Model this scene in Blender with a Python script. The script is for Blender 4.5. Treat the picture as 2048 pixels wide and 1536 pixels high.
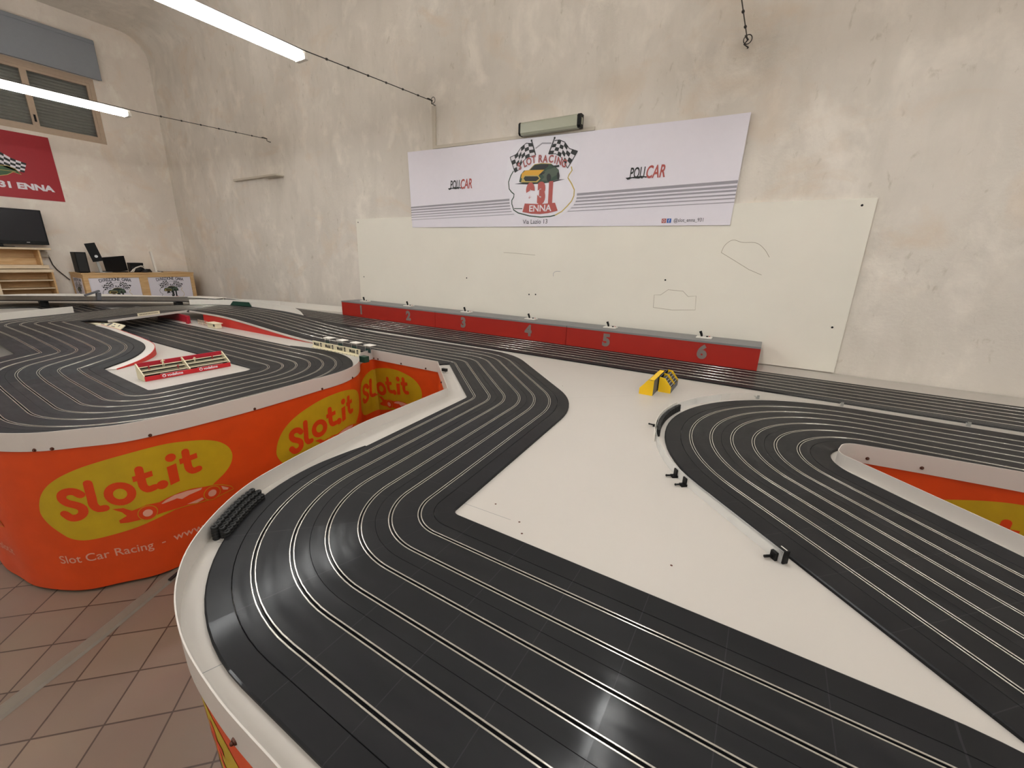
import bpy, bmesh, math, random
from mathutils import Vector, Matrix
from mathutils.geometry import tessellate_polygon

random.seed(7)
S = bpy.context.scene
for o in list(bpy.data.objects):
    bpy.data.objects.remove(o, do_unlink=True)
COL = S.collection
PI = math.pi

# ---------------------------------------------------------------- camera
cam_d = bpy.data.cameras.new('camera')
cam = bpy.data.objects.new('camera', cam_d)
COL.objects.link(cam)
right = Vector((0.8535323, 0.52032331, 0.02731784))
up = Vector((-0.1710887, 0.23035808, 0.95794771))
fwd = Vector((-0.49214963, 0.82231309, -0.2856395))
m = Matrix((right, up, -fwd)).transposed().to_4x4()
m.translation = Vector((0, 0, 1.58))
cam.matrix_world = m
cam_d.sensor_fit = 'HORIZONTAL'
cam_d.sensor_width = 36.0
cam_d.lens = 829.757747 / 2048 * 36.0
cam_d.clip_start = 0.02
cam_d.clip_end = 100
S.camera = cam

# ---------------------------------------------------------------- world, exposure
w = bpy.data.worlds.new('world')
S.world = w
w.use_nodes = True
w.node_tree.nodes['Background'].inputs[0].default_value = (0.9, 0.92, 1.0, 1)
w.node_tree.nodes['Background'].inputs[1].default_value = 0.02
S.view_settings.view_transform = 'Standard'
S.view_settings.look = 'None'
S.view_settings.gamma = 1
S.view_settings.use_curve_mapping = False
S.view_settings.exposure = 1.35
TUBE_STRENGTH = 30.0
TUBE_COLOR = (0.955, 0.975, 0.975)

# ---------------------------------------------------------------- helpers
def lin(c):
    return tuple(((v / 255.0) / 12.92 if v / 255.0 <= 0.04045 else ((v / 255.0 + 0.055) / 1.055) ** 2.4) for v in c)

def tag(o, label=None, cat=None, group=None, kind=None):
    if label: o['label'] = label
    if cat: o['category'] = cat
    if group: o['group'] = group
    if kind: o['kind'] = kind
    return o

def empty(name, loc, label=None, cat=None, group=None, rz=0.0):
    o = bpy.data.objects.new(name, None)
    o.empty_display_size = 0.05
    COL.objects.link(o)
    o.location = loc
    o.rotation_euler = (0, 0, rz)
    return tag(o, label, cat, group)

def copy_tree(o, parent=None):
    c = o.copy(); COL.objects.link(c); c.parent = parent
    for ch in list(o.children):
        copy_tree(ch, c)
    return c

class MB:
    """collects shapes and links them as ONE mesh object"""
    def __init__(s):
        s.v = []; s.f = []; s.mi = []; s.mats = []; s.uv = []; s.smooth = []
    def mat(s, m):
        if m not in s.mats: s.mats.append(m)
        return s.mats.index(m)
    def add(s, vs, fs, m=None, smooth=False, uvs=None):
        b = len(s.v); s.v += [tuple(v) for v in vs]
        k = s.mat(m) if m else 0
        for i, f in enumerate(fs):
            s.f.append([b + j for j in f]); s.mi.append(k); s.smooth.append(smooth)
            s.uv.append(uvs[i] if uvs else None)
    def box(s, x0, x1, y0, y1, z0, z1, m=None):
        vs = [(x, y, z) for x in (x0, x1) for y in (y0, y1) for z in (z0, z1)]
        s.add(vs, [(0, 1, 3, 2), (4, 6, 7, 5), (0, 4, 5, 1), (2, 3, 7, 6), (0, 2, 6, 4), (1, 5, 7, 3)], m)
    def obox(s, c, d, hw, hh, hd, m=None, upv=(0, 0, 1)):
        """box centred at c; hd half length along d, hw half width, hh half height along up"""
        d = Vector(d).normalized(); u = Vector(upv); r = d.cross(u).normalized(); u = r.cross(d).normalized(); c = Vector(c)
        vs = [c + d * a * hd + r * b * hw + u * e * hh for a in (-1, 1) for b in (-1, 1) for e in (-1, 1)]
        s.add(vs, [(0, 1, 3, 2), (4, 6, 7, 5), (0, 4, 5, 1), (2, 3, 7, 6), (0, 2, 6, 4), (1, 5, 7, 3)], m)
    def prism(s, poly, z0, z1, m=None, sidem=None):
        """polygon in xy extruded along z"""
        n = len(poly)
        tr = tessellate_polygon([[Vector((p[0], p[1], 0)) for p in poly]])
        vs = [(p[0], p[1], z0) for p in poly] + [(p[0], p[1], z1) for p in poly]
        A = sum(poly[i][0] * poly[(i + 1) % n][1] - poly[(i + 1) % n][0] * poly[i][1] for i in range(n))
        s_ = 1 if A > 0 else -1
        def fix(t):
            a, b, c = [poly[i] for i in t]
            ar = (b[0] - a[0]) * (c[1] - a[1]) - (b[1] - a[1]) * (c[0] - a[0])
            return t if ar > 0 else (t[0], t[2], t[1])
        top = [tuple(i + n for i in fix(t)) for t in tr]
        bot = [tuple(reversed(fix(t))) for t in tr]
        s.add(vs, top + bot, m)
        sd = [(i, (i + 1) % n, (i + 1) % n + n, i + n) if s_ > 0 else ((i + 1) % n, i, i + n, (i + 1) % n + n) for i in range(n)]
        s.add(vs, sd, sidem or m)
    def cyl(s, p0, p1, r0, r1=None, n=16, m=None, caps=True, smooth=True):
        p0 = Vector(p0); p1 = Vector(p1); r1 = r0 if r1 is None else r1
        d = (p1 - p0).normalized(); a = d.orthogonal().normalized(); b = d.cross(a)
        vs = []
        for k, (p, r) in enumerate(((p0, r0), (p1, r1))):
            for i in range(n):
                t = 2 * PI * i / n; vs.append(p + (a * math.cos(t) + b * math.sin(t)) * r)
        s.add(vs, [(i, (i + 1) % n, (i + 1) % n + n, i + n) for i in range(n)], m, smooth)
        if caps:
            s.add(vs, [tuple(reversed(range(n))), tuple(range(n, 2 * n))], m)
    def tube(s, pts, r, n=8, m=None):
        pts = [Vector(p) for p in pts]; vs = []; prev = None
        for i, p in enumerate(pts):
            d = (pts[min(i + 1, len(pts) - 1)] - pts[max(i - 1, 0)]).normalized()
            a = d.orthogonal().normalized() if prev is None else (prev - d * prev.dot(d)).normalized()
            prev = a; b = d.cross(a)
            rr = r[i] if isinstance(r, (list, tuple)) else r
            for k in range(n):
                t = 2 * PI * k / n; vs.append(p + (a * math.cos(t) + b * math.sin(t)) * rr)
        fs = [(i * n + k, i * n + (k + 1) % n, (i + 1) * n + (k + 1) % n, (i + 1) * n + k) for i in range(len(pts) - 1) for k in range(n)]
        s.add(vs, fs, m, True)
        s.add(vs, [tuple(reversed(range(n))), tuple(range((len(pts) - 1) * n, len(pts) * n))], m)
    def lathe(s, prof, c, n=20, m=None, smooth=True):
        """profile [(r, z)] about the z axis through c"""
        vs = [(c[0] + r * math.cos(2 * PI * k / n), c[1] + r * math.sin(2 * PI * k / n), c[2] + z) for r, z in prof for k in range(n)]
        fs = [(i * n + k, i * n + (k + 1) % n, (i + 1) * n + (k + 1) % n, (i + 1) * n + k) for i in range(len(prof) - 1) for k in range(n)]
        s.add(vs, fs, m, smooth)
    def ball(s, c, r, m=None, n=10, sq=(1, 1, 1)):
        prof = [(max(1e-4, math.sin(PI * i / n)) * r, -math.cos(PI * i / n) * r) for i in range(n + 1)]
        vs = [(c[0] + a * sq[0] * math.cos(2 * PI * k / 12), c[1] + a * sq[1] * math.sin(2 * PI * k / 12), c[2] + z * sq[2]) for a, z in prof for k in range(12)]
        fs = [(i * 12 + k, i * 12 + (k + 1) % 12, (i + 1) * 12 + (k + 1) % 12, (i + 1) * 12 + k) for i in range(n) for k in range(12)]
        s.add(vs, fs, m, True)
    def build(s, name, m=None, parent=None, label=None, cat=None, group=None, kind=None, origin=None, bevel=0, world=False):
        me = bpy.data.meshes.new(name)
        if m and not s.mats: s.mats = [m]
        ox = Vector(origin) if origin is not None else Vector((0, 0, 0))
        me.from_pydata([Vector(v) - ox for v in s.v], [], s.f)
        for mm in s.mats: me.materials.append(mm)
        for p, k, sm in zip(me.polygons, s.mi, s.smooth):
            p.material_index = k; p.use_smooth = sm
        if any(u is not None for u in s.uv):
            l = me.uv_layers.new(name='UVMap'); i = 0
            for f, u in zip(s.f, s.uv):
                for j in range(len(f)):
                    if u: l.data[i].uv = u[j]
                    i += 1
        me.update()
        o = bpy.data.objects.new(name, me); COL.objects.link(o); o.location = ox
        if parent:
            o.parent = parent
            if world:      # coordinates were given in world space
                o.matrix_parent_inverse = Matrix.Translation(-parent.location)
        if bevel:
            b = o.modifiers.new('bevel', 'BEVEL'); b.width = bevel; b.segments = 2; b.limit_method = 'ANGLE'
        return tag(o, label, cat, group, kind)

# ---------------------------------------------------------------- materials
def newmat(name):
    mt = bpy.data.materials.new(name); mt.use_nodes = True
    return mt, mt.node_tree, mt.node_tree.nodes['Principled BSDF']

def mat(name, c, rough=0.5, metal=0.0, noise=0.0, nscale=20.0, bump=0.0, bscale=60.0, spec=0.5, coat=0.0, srgb=True, stretch=(1, 1, 1)):
    mt, nt, b = newmat(name)
    c = lin(c) if srgb else c
    b.inputs['Base Color'].default_value = (*c, 1)
    b.inputs['Roughness'].default_value = rough
    b.inputs['Metallic'].default_value = metal
    b.inputs['Specular IOR Level'].default_value = spec
    b.inputs['Coat Weight'].default_value = coat
    tc = nt.nodes.new('ShaderNodeTexCoord')
    mp = nt.nodes.new('ShaderNodeMapping'); mp.inputs['Scale'].default_value = stretch
    nt.links.new(tc.outputs['Object'], mp.inputs[0])
    n = nt.nodes.new('ShaderNodeTexNoise'); n.inputs['Scale'].default_value = nscale; n.inputs['Detail'].default_value = 6
    nt.links.new(mp.outputs[0], n.inputs['Vector'])
    mx = nt.nodes.new('ShaderNodeMix'); mx.data_type = 'RGBA'
    k = max(noise, 0.02)
    mx.inputs['A'].default_value = (*[v * (1 - k) for v in c], 1)
    mx.inputs['B'].default_value = (*[min(1, v * (1 + k)) for v in c], 1)
    nt.links.new(n.outputs['Fac'], mx.inputs['Factor']); nt.links.new(mx.outputs['Result'], b.inputs['Base Color'])
    if bump:
        n2 = nt.nodes.new('ShaderNodeTexNoise'); n2.inputs['Scale'].default_value = bscale; n2.inputs['Detail'].default_value = 5
        nt.links.new(mp.outputs[0], n2.inputs['Vector'])
        bp = nt.nodes.new('ShaderNodeBump'); bp.inputs['Strength'].default_value = bump; bp.inputs['Distance'].default_value = 0.004
        nt.links.new(n2.outputs['Fac'], bp.inputs['Height']); nt.links.new(bp.outputs[0], b.inputs['Normal'])
    return mt

M = {}
M['table'] = mat('white_laminate', (190, 184, 176), 0.42, noise=0.03, nscale=3)
M['rim'] = mat('white_plastic_edging', (204, 197, 189), 0.38, noise=0.03, nscale=4)
M['white'] = mat('white_plastic', (238, 232, 222), 0.4)
M['cream'] = mat('cream_plastic', (232, 222, 190), 0.5)
M['rail'] = mat('steel_rail', (196, 191, 181), 0.16, 0.6, noise=0.12, nscale=30)
M['black'] = mat('black_plastic', (20, 20, 22), 0.4)
M['blackrub'] = mat('black_rubber', (17, 17, 17), 0.55, noise=0.2, nscale=200)
M['groove'] = mat('dark_groove', (6, 6, 6), 0.8)
M['redbox'] = mat('red_painted_board', (168, 30, 14), 0.5, noise=0.05, nscale=8)
M['redwall'] = mat('red_painted_strip', (196, 40, 30), 0.5, noise=0.05, nscale=8)
M['greytop'] = mat('grey_laminate', (128, 128, 128), 0.45, noise=0.05)
M['greynum'] = mat('grey_lettering', (128, 116, 110), 0.55, noise=0.25, nscale=300)
M['orange'] = mat('orange_printed_vinyl', (208, 70, 10), 0.5, noise=0.16, nscale=9, bump=0.25, bscale=14)
M['yellow'] = mat('yellow_print', (184, 156, 20), 0.5, noise=0.16, nscale=12)
M['redprint'] = mat('red_print', (206, 62, 10), 0.5, noise=0.1, nscale=12)
M['pinkprint'] = mat('pale_print', (214, 160, 140), 0.5, noise=0.1)
M['wallboard'] = mat('white_wall_board', (240, 235, 222), 0.5, noise=0.05, nscale=2.2)
M['pencil'] = mat('pencil_mark', (172, 160, 142), 0.8)
M['bolt'] = mat('brown_bolt', (86, 50, 36), 0.4, 0.5)
M['conduit'] = mat('white_conduit', (206, 196, 180), 0.5)
M['cable'] = mat('dark_wire', (54, 50, 46), 0.5)
M['steel'] = mat('steel', (150, 150, 150), 0.35, 0.9)
M['yellowbox'] = mat('yellow_card', (236, 190, 10), 0.5)
M['navy'] = mat('dark_blue_card', (44, 48, 66), 0.5)
M['greycard'] = mat('grey_card', (92, 92, 96), 0.5)
M['magenta'] = mat('crimson_plastic', (176, 20, 44), 0.4)
M['red'] = mat('bright_red_plastic', (200, 24, 34), 0.4)
M['green'] = mat('dark_green_plastic', (24, 66, 52), 0.4)
M['tealglass'] = mat('dark_teal_plastic', (30, 62, 62), 0.25)
M['pcblack'] = mat('black_case', (12, 12, 13), 0.5, spec=0.25)
M['silver'] = mat('silver_stand', (190, 192, 190), 0.35, 0.7)
M['inkblack'] = mat('black_ink', (20, 24, 24), 0.5)
M['inkred'] = mat('red_ink', (182, 84, 78), 0.5)
M['inkredtext'] = mat('faded_red_ink', (168, 84, 82), 0.5)
M['inkwhite'] = mat('white_ink', (232, 226, 232), 0.5)
M['inkgrey'] = mat('grey_ink', (160, 156, 164), 0.5)
M['inkdark'] = mat('dark_grey_ink', (70, 68, 78), 0.5)
M['inkgreen'] = mat('green_ink', (44, 70, 54), 0.5)
M['inkolive'] = mat('olive_ink', (78, 92, 76), 0.5)
M['inkamber'] = mat('amber_ink', (226, 168, 40), 0.5)
M['inkgold'] = mat('gold_ink', (196, 170, 90), 0.5)
M['inkblue'] = mat('blue_ink', (46, 96, 180), 0.5)
M['leaf'] = mat('leaf_green_ink', (60, 92, 56), 0.5)
M['posterred'] = mat('dark_red_poster', (164, 20, 34), 0.5, noise=0.05)
M['posterwhite'] = mat('white_poster', (226, 220, 228), 0.5)
M['shutter'] = mat('grey_shutter', (170, 166, 158), 0.6, noise=0.1)
M['winframe'] = mat('brown_window_frame', (186, 164, 142), 0.5, noise=0.1)
M['shbox'] = mat('grey_shutter_box', (140, 144, 150), 0.5, noise=0.05)
M['floorstrip'] = mat('grey_floor_cover', (118, 110, 98), 0.4, noise=0.08)
M['battenglass'] = mat('ribbed_diffuser', (176, 178, 158), 0.3)

def mat_wood(name, c1, c2):
    mt, nt, b = newmat(name)
    tc = nt.nodes.new('ShaderNodeTexCoord'); mp = nt.nodes.new('ShaderNodeMapping'); mp.inputs['Scale'].default_value = (3, 1.2, 14)
    nt.links.new(tc.outputs['Object'], mp.inputs[0])
    n = nt.nodes.new('ShaderNodeTexNoise'); n.inputs['Scale'].default_value = 3; n.inputs['Detail'].default_value = 8; n.inputs['Distortion'].default_value = 0.8
    nt.links.new(mp.outputs[0], n.inputs['Vector'])
    r = nt.nodes.new('ShaderNodeValToRGB'); r.color_ramp.elements[0].color = (*lin(c1), 1); r.color_ramp.elements[1].color = (*lin(c2), 1)
    r.color_ramp.elements[0].position = 0.3; r.color_ramp.elements[1].position = 0.7
    nt.links.new(n.outputs['Fac'], r.inputs[0]); nt.links.new(r.outputs[0], b.inputs['Base Color'])
    b.inputs['Roughness'].default_value = 0.55
    return mt
M['pine'] = mat_wood('pine_wood', (196, 152, 100), (222, 186, 136))
M['pinelight'] = mat_wood('pale_pine_wood', (214, 190, 156), (226, 206, 178))

def mat_plaster(name, c, streak=1.0):
    """trowelled whitewashed plaster with vertical streaks, grey patches and worn ochre spots"""
    mt, nt, b = newmat(name)
    L = nt.links.new
    tc = nt.nodes.new('ShaderNodeTexCoord')
    def noise(scale, det, sc=(1, 1, 1), dist=0.0, loc=(0, 0, 0)):
        mp = nt.nodes.new('ShaderNodeMapping'); mp.inputs['Scale'].default_value = sc; mp.inputs['Location'].default_value = loc
        L(tc.outputs['Object'], mp.inputs[0])
        n = nt.nodes.new('ShaderNodeTexNoise'); n.inputs['Scale'].default_value = scale; n.inputs['Detail'].default_value = det
        n.inputs['Distortion'].default_value = dist; n.inputs['Roughness'].default_value = 0.6
        L(mp.outputs[0], n.inputs['Vector']); return n
    def ramp(n, p0, p1, v0=0.0, v1=1.0):
        r = nt.nodes.new('ShaderNodeMapRange'); r.inputs['From Min'].default_value = p0; r.inputs['From Max'].default_value = p1
        r.inputs['To Min'].default_value = v0; r.inputs['To Max'].default_value = v1
        L(n.outputs[0], r.inputs['Value']); return r
    def mix(a, bcol, fac):
        mx = nt.nodes.new('ShaderNodeMix'); mx.data_type = 'RGBA'
        if isinstance(a, tuple): mx.inputs['A'].default_value = (*a, 1)
        else: L(a, mx.inputs['A'])
        mx.inputs['B'].default_value = (*bcol, 1)
        L(fac.outputs[0], mx.inputs['Factor']); return mx.outputs['Result']
    base = lin(c)
    big = noise(0.9, 4, dist=0.3)
    col = mix(base, tuple(v * 0.90 for v in base), ramp(big, 0.42, 0.66))
    st = noise(2.6, 8, (1.6, 1.6, 0.55), 0.25)
    col = mix(col, tuple(v * k for v, k in zip(base, (0.79, 0.79, 0.77))), ramp(st, 0.48, 0.76, 0, 0.6 * streak))
    lt = noise(3.0, 9, (1.1, 1.1, 0.8), 0.35, (3, 1, 5))
    col = mix(col, tuple(min(1, v * 1.22) for v in base), ramp(lt, 0.52, 0.72, 0, 0.6))
    sp = noise(16, 5, (1, 1, 0.45), 0.5, (7, 2, 1))
    col = mix(col, tuple(v * k for v, k in zip(base, (0.60, 0.58, 0.50))), ramp(sp, 0.63, 0.74, 0, 0.5 * streak))
    oc = noise(1.3, 6, (1, 1, 1.4), 0.8, (11, 4, 2))
    col = mix(col, tuple(v * k for v, k in zip(base, (0.92, 0.80, 0.68))), ramp(oc, 0.54, 0.72, 0, 0.5))
    L(col, b.inputs['Base Color'])
    b.inputs['Roughness'].default_value = 0.85
    b.inputs['Specular IOR Level'].default_value = 0.25
    h1 = noise(4.5, 10, (1, 1, 0.7), 0.3); h2 = noise(38, 6)
    ad = nt.nodes.new('ShaderNodeMath'); ad.operation = 'MULTIPLY_ADD'; ad.inputs[1].default_value = 0.22
    L(h2.outputs[0], ad.inputs[0]); L(h1.outputs[0], ad.inputs[2])
    bp = nt.nodes.new('ShaderNodeBump'); bp.inputs['Strength'].default_value = 0.5; bp.inputs['Distance'].default_value = 0.018
    L(ad.outputs[0], bp.inputs['Height']); L(bp.outputs[0], b.inputs['Normal'])
    return mt
M['plaster'] = mat_plaster('rough_plaster', (232, 224, 213))
M['paint'] = mat('bounce_white_plaster', (240, 236, 230), 0.8, noise=0.05, nscale=2, bump=0.3, bscale=8)  # unseen walls kept paler so they bounce more light into the room
M['plaster2'] = mat_plaster('smoother_plaster', (240, 229, 217), 0.55)

def mat_tiles():
    mt, nt, b = newmat('floor_tiles'); L = nt.links.new
    tc = nt.nodes.new('ShaderNodeTexCoord'); mp = nt.nodes.new('ShaderNodeMapping')
    mp.vector_type = 'POINT'; mp.inputs['Rotation'].default_value = (0, 0, -PI / 4)
    # rotate world xy by -45 deg, then shift so that a joint crossing falls on (-2.580, 0.174)
    c, s = math.cos(-PI / 4), math.sin(-PI / 4); gx, gy = -2.580, 0.174
    rx, ry = gx * c - gy * s, gx * s + gy * c
    mp.inputs['Location'].default_value = (-rx + 20 * 0.205, -ry + 40 * 0.205, 0)
    L(tc.outputs['Object'], mp.inputs[0])
    br = nt.nodes.new('ShaderNodeTexBrick'); br.offset = 0; br.squash = 1
    br.inputs['Scale'].default_value = 1; br.inputs['Brick Width'].default_value = 0.205; br.inputs['Row Height'].default_value = 0.205
    br.inputs['Mortar Size'].default_value = 0.0032; br.inputs['Mortar Smooth'].default_value = 0.1; br.inputs['Bias'].default_value = 0
    br.inputs['Color1'].default_value = (*lin((128, 108, 92)), 1); br.inputs['Color2'].default_value = (*lin((121, 101, 87)), 1)
    br.inputs['Mortar'].default_value = (*lin((70, 52, 40)), 1)
    L(mp.outputs[0], br.inputs['Vector'])
    n = nt.nodes.new('ShaderNodeTexNoise'); n.inputs['Scale'].default_value = 4; n.inputs['Detail'].default_value = 8
    L(tc.outputs['Object'], n.inputs['Vector'])
    mx = nt.nodes.new('ShaderNodeMix'); mx.data_type = 'RGBA'; mx.blend_type = 'MULTIPLY'; mx.inputs['Factor'].default_value = 0.35
    L(br.outputs['Color'], mx.inputs['A']); L(n.outputs['Color'], mx.inputs['B'])
    hs = nt.nodes.new('ShaderNodeMix'); hs.data_type = 'RGBA'; hs.inputs['Factor'].default_value = 0.6
    L(mx.outputs['Result'], hs.inputs['A']); L(br.outputs['Color'], hs.inputs['B'])
    L(hs.outputs['Result'], b.inputs['Base Color'])
    b.inputs['Roughness'].default_value = 0.42
    bp = nt.nodes.new('ShaderNodeBump'); bp.inputs['Strength'].default_value = 0.5; bp.inputs['Distance'].default_value = 0.003; bp.invert = True
    L(br.outputs['Fac'], bp.inputs['Height']); L(bp.outputs[0], b.inputs['Normal'])
    return mt
M['tiles'] = mat_tiles()

def mat_track(name, base, shade=1.0):
    """black track plastic; UV = (distance along, offset across) in metres: joints every 179 mm, plates vary a little"""
    mt, nt, b = newmat(name); L = nt.links.new
    uv = nt.nodes.new('ShaderNodeUVMap'); uv.uv_map = 'UVMap'
    sp = nt.nodes.new('ShaderNodeSeparateXYZ'); L(uv.outputs[0], sp.inputs[0])
    def math_(op, a, bb=None, c=None):
        n = nt.nodes.new('ShaderNodeMath'); n.operation = op
        for i, x in enumerate((a, bb, c)):
            if x is None: continue
            if isinstance(x, (int, float)): n.inputs[i].default_value = x
            else: L(x, n.inputs[i])
        return n.outputs[0]
    u = math_('DIVIDE', sp.outputs[0], 0.179)
    fr = math_('FRACT', u); dist = math_('ABSOLUTE', math_('SUBTRACT', fr, 0.5))
    seam = math_('GREATER_THAN', dist, 0.4945)
    pu = math_('FLOOR', u); pv = math_('FLOOR', math_('DIVIDE', math_('ADD', sp.outputs[1], 0.27), 0.18))
    cb = nt.nodes.new('ShaderNodeCombineXYZ'); L(pu, cb.inputs[0]); L(pv, cb.inputs[1])
    wn = nt.nodes.new('ShaderNodeTexWhiteNoise'); wn.noise_dimensions = '2D'; L(cb.outputs[0], wn.inputs['Vector'])
    mp = nt.nodes.new('ShaderNodeMapping'); mp.inputs['Scale'].default_value = (1, 5, 1); L(uv.outputs[0], mp.inputs[0])
    n1 = nt.nodes.new('ShaderNodeTexNoise'); n1.inputs['Scale'].default_value = 7; n1.inputs['Detail'].default_value = 7; L(mp.outputs[0], n1.inputs['Vector'])
    n2 = nt.nodes.new('ShaderNodeTexNoise'); n2.inputs['Scale'].default_value = 900; n2.inputs['Detail'].default_value = 3
    tc = nt.nodes.new('ShaderNodeTexCoord'); L(tc.outputs['Object'], n2.inputs['Vector'])
    v = math_('ADD', math_('MULTIPLY', wn.outputs['Value'], 0.22), math_('MULTIPLY', n1.outputs['Fac'], 0.8))
    mx = nt.nodes.new('ShaderNodeMix'); mx.data_type = 'RGBA'; c = lin(base)
    mx.inputs['A'].default_value = (*[x * 0.72 * shade for x in c], 1); mx.inputs['B'].default_value = (*[x * 1.35 * shade for x in c], 1)
    L(v, mx.inputs['Factor'])
    mx2 = nt.nodes.new('ShaderNodeMix'); mx2.data_type = 'RGBA'; L(seam, mx2.inputs['Factor'])
    L(mx.outputs['Result'], mx2.inputs['A']); mx2.inputs['B'].default_value = (*[x * 2.0 for x in c], 1)
    L(mx2.outputs['Result'], b.inputs['Base Color'])
    rg = math_('ADD', math_('MULTIPLY', n1.outputs['Fac'], 0.16), math_('ADD', math_('MULTIPLY', wn.outputs['Value'], 0.06), 0.46))
    L(rg, b.inputs['Roughness']); b.inputs['Specular IOR Level'].default_value = 0.12; L(math_('MULTIPLY', math_('POWER', n1.outputs['Fac'], 2.2), 0.62), b.inputs['Coat Weight']); L(math_('ADD', math_('MULTIPLY', wn.outputs['Value'], 0.10), 0.10), b.inputs['Coat Roughness'])
    bp = nt.nodes.new('ShaderNodeBump'); bp.inputs['Strength'].default_value = 0.12; bp.inputs['Distance'].default_value = 0.0006
    L(n2.outputs['Fac'], bp.inputs['Height']); L(bp.outputs[0], b.inputs['Normal'])
    return mt
M['track'] = mat_track('black_track_plastic', (30, 30, 32))
M['border'] = mat_track('black_border_plastic', (29, 29, 31), 0.95)

def mat_emit(name, c, s):
    mt, nt, b = newmat(name)
    b.inputs['Base Color'].default_value = (1, 1, 1, 1)
    b.inputs['Emission Color'].default_value = (*c, 1); b.inputs['Emission Strength'].default_value = s
    return mt
M['tube'] = mat_emit('lit_tube', TUBE_COLOR, TUBE_STRENGTH)

def mat_glass(name, c=(1, 1, 1), rough=0.02, ior=1.45):
    mt, nt, b = newmat(name)
    b.inputs['Base Color'].default_value = (*c, 1); b.inputs['Roughness'].default_value = rough
    b.inputs['Transmission Weight'].default_value = 1; b.inputs['IOR'].default_value = ior
    return mt
def mat_clear(name, tint, refl):
    mt, nt, b = newmat(name); L = nt.links.new
    tr = nt.nodes.new('ShaderNodeBsdfTransparent'); tr.inputs[0].default_value = (*tint, 1)
    fr = nt.nodes.new('ShaderNodeFresnel'); fr.inputs[0].default_value = 1.35
    mu = nt.nodes.new('ShaderNodeMath'); mu.operation = 'MULTIPLY_ADD'; mu.inputs[1].default_value = refl; mu.inputs[2].default_value = 0.02; L(fr.outputs[0], mu.inputs[0])
    mx = nt.nodes.new('ShaderNodeMixShader'); L(mu.outputs[0], mx.inputs[0]); L(tr.outputs[0], mx.inputs[1]); L(b.outputs[0], mx.inputs[2])
    b.inputs['Base Color'].default_value = (0.8, 0.8, 0.78, 1); b.inputs['Roughness'].default_value = 0.15
    L(mx.outputs[0], nt.nodes['Material Output'].inputs[0]); return mt
M['acrylic'] = mat_clear('clear_acrylic', (0.975, 0.975, 0.97), 0.5)
M['glass'] = mat_glass('window_glass', (0.85, 0.88, 0.88), 0.05, 1.3)

# ---------------------------------------------------------------- room
XL, XR, YB, YF, ZC = -10.33, 5.2, 4.10, -3.6, 5.18
mb = MB(); mb.add([(XL, YF, 0), (XR, YF, 0), (XR, YB, 0), (XL, YB, 0)], [(0, 1, 2, 3)]); mb.build('floor', M['tiles'], kind='structure')
CR = 0.36
def cove(y, sgn):       # wall that curves over into the ceiling
    pts = [(y, 0.0), (y, 1.5), (y, 3.0), (y, ZC - CR)]
    for i in range(1, 13):
        a = PI / 2 * i / 12
        pts.append((y - sgn * CR * (1 - math.cos(a)), ZC - CR + CR * math.sin(a)))
    return pts
def wallstrip(name, y, sgn):
    p = cove(y, sgn); mb = MB()
    vs = [(x, a, z) for a, z in p for x in (XL, XR)]
    fs = [((2 * i, 2 * i + 1, 2 * i + 3, 2 * i + 2) if sgn > 0 else (2 * i + 1, 2 * i, 2 * i + 2, 2 * i + 3)) for i in range(len(p) - 1)]
    mb.add(vs, fs, M['plaster'] if sgn > 0 else M['paint'], True); mb.build(name, kind='structure')
wallstrip('wall_back', YB, 1)
wallstrip('wall_front', YF, -1)
mb = MB(); mb.add([(XL, YF + CR, ZC), (XR, YF + CR, ZC), (XR, YB - CR, ZC), (XL, YB - CR, ZC)], [(3, 2, 1, 0)]); mb.build('ceiling', M['plaster'], kind='structure')
def endwall(name, x, flip):
    prof = [(a, z) for a, z in cove(YB, 1)] + [(a, z) for a, z in reversed(cove(YF, -1))]
    mb = MB(); vs = [(x, a, z) for a, z in prof]
    tr = tessellate_polygon([[Vector((a, z, 0)) for a, z in prof]])
    mb.add(vs, [tuple(t) for t in tr], M['paint']); mb.build(name, kind='structure')
# the left wall has the window opening cut out
WY0, WY1, WZ0, WZ1 = 0.55, 3.25, 3.32, 4.30
def leftwall():
    prof = [(a, z) for a, z in cove(YB, 1)] + [(a, z) for a, z in reversed(cove(YF, -1))]
    hole = [(WY0, WZ0), (WY1, WZ0), (WY1, WZ1), (WY0, WZ1)]
    allp = prof + hole
    tr = tessellate_polygon([[Vector((a, z, 0)) for a, z in prof], [Vector((a, z, 0)) for a, z in hole]])
    mb = MB(); mb.add([(XL, a, z) for a, z in allp], [tuple(t) for t in tr], M['plaster2'])
    # reveal
    r = [(XL - d, a, z) for d in (0, 0.22) for a, z in hole]
    mb.add(r, [(i, (i + 1) % 4, (i + 1) % 4 + 4, i + 4) for i in range(4)], M['plaster2'])
    mb.build('wall_left', kind='structure')
leftwall()
endwall('wall_right', XR, False)

# ---------------------------------------------------------------- plan curves
ZT = 0.781          # table surface
ZK = 0.791          # running surface of the track

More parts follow.
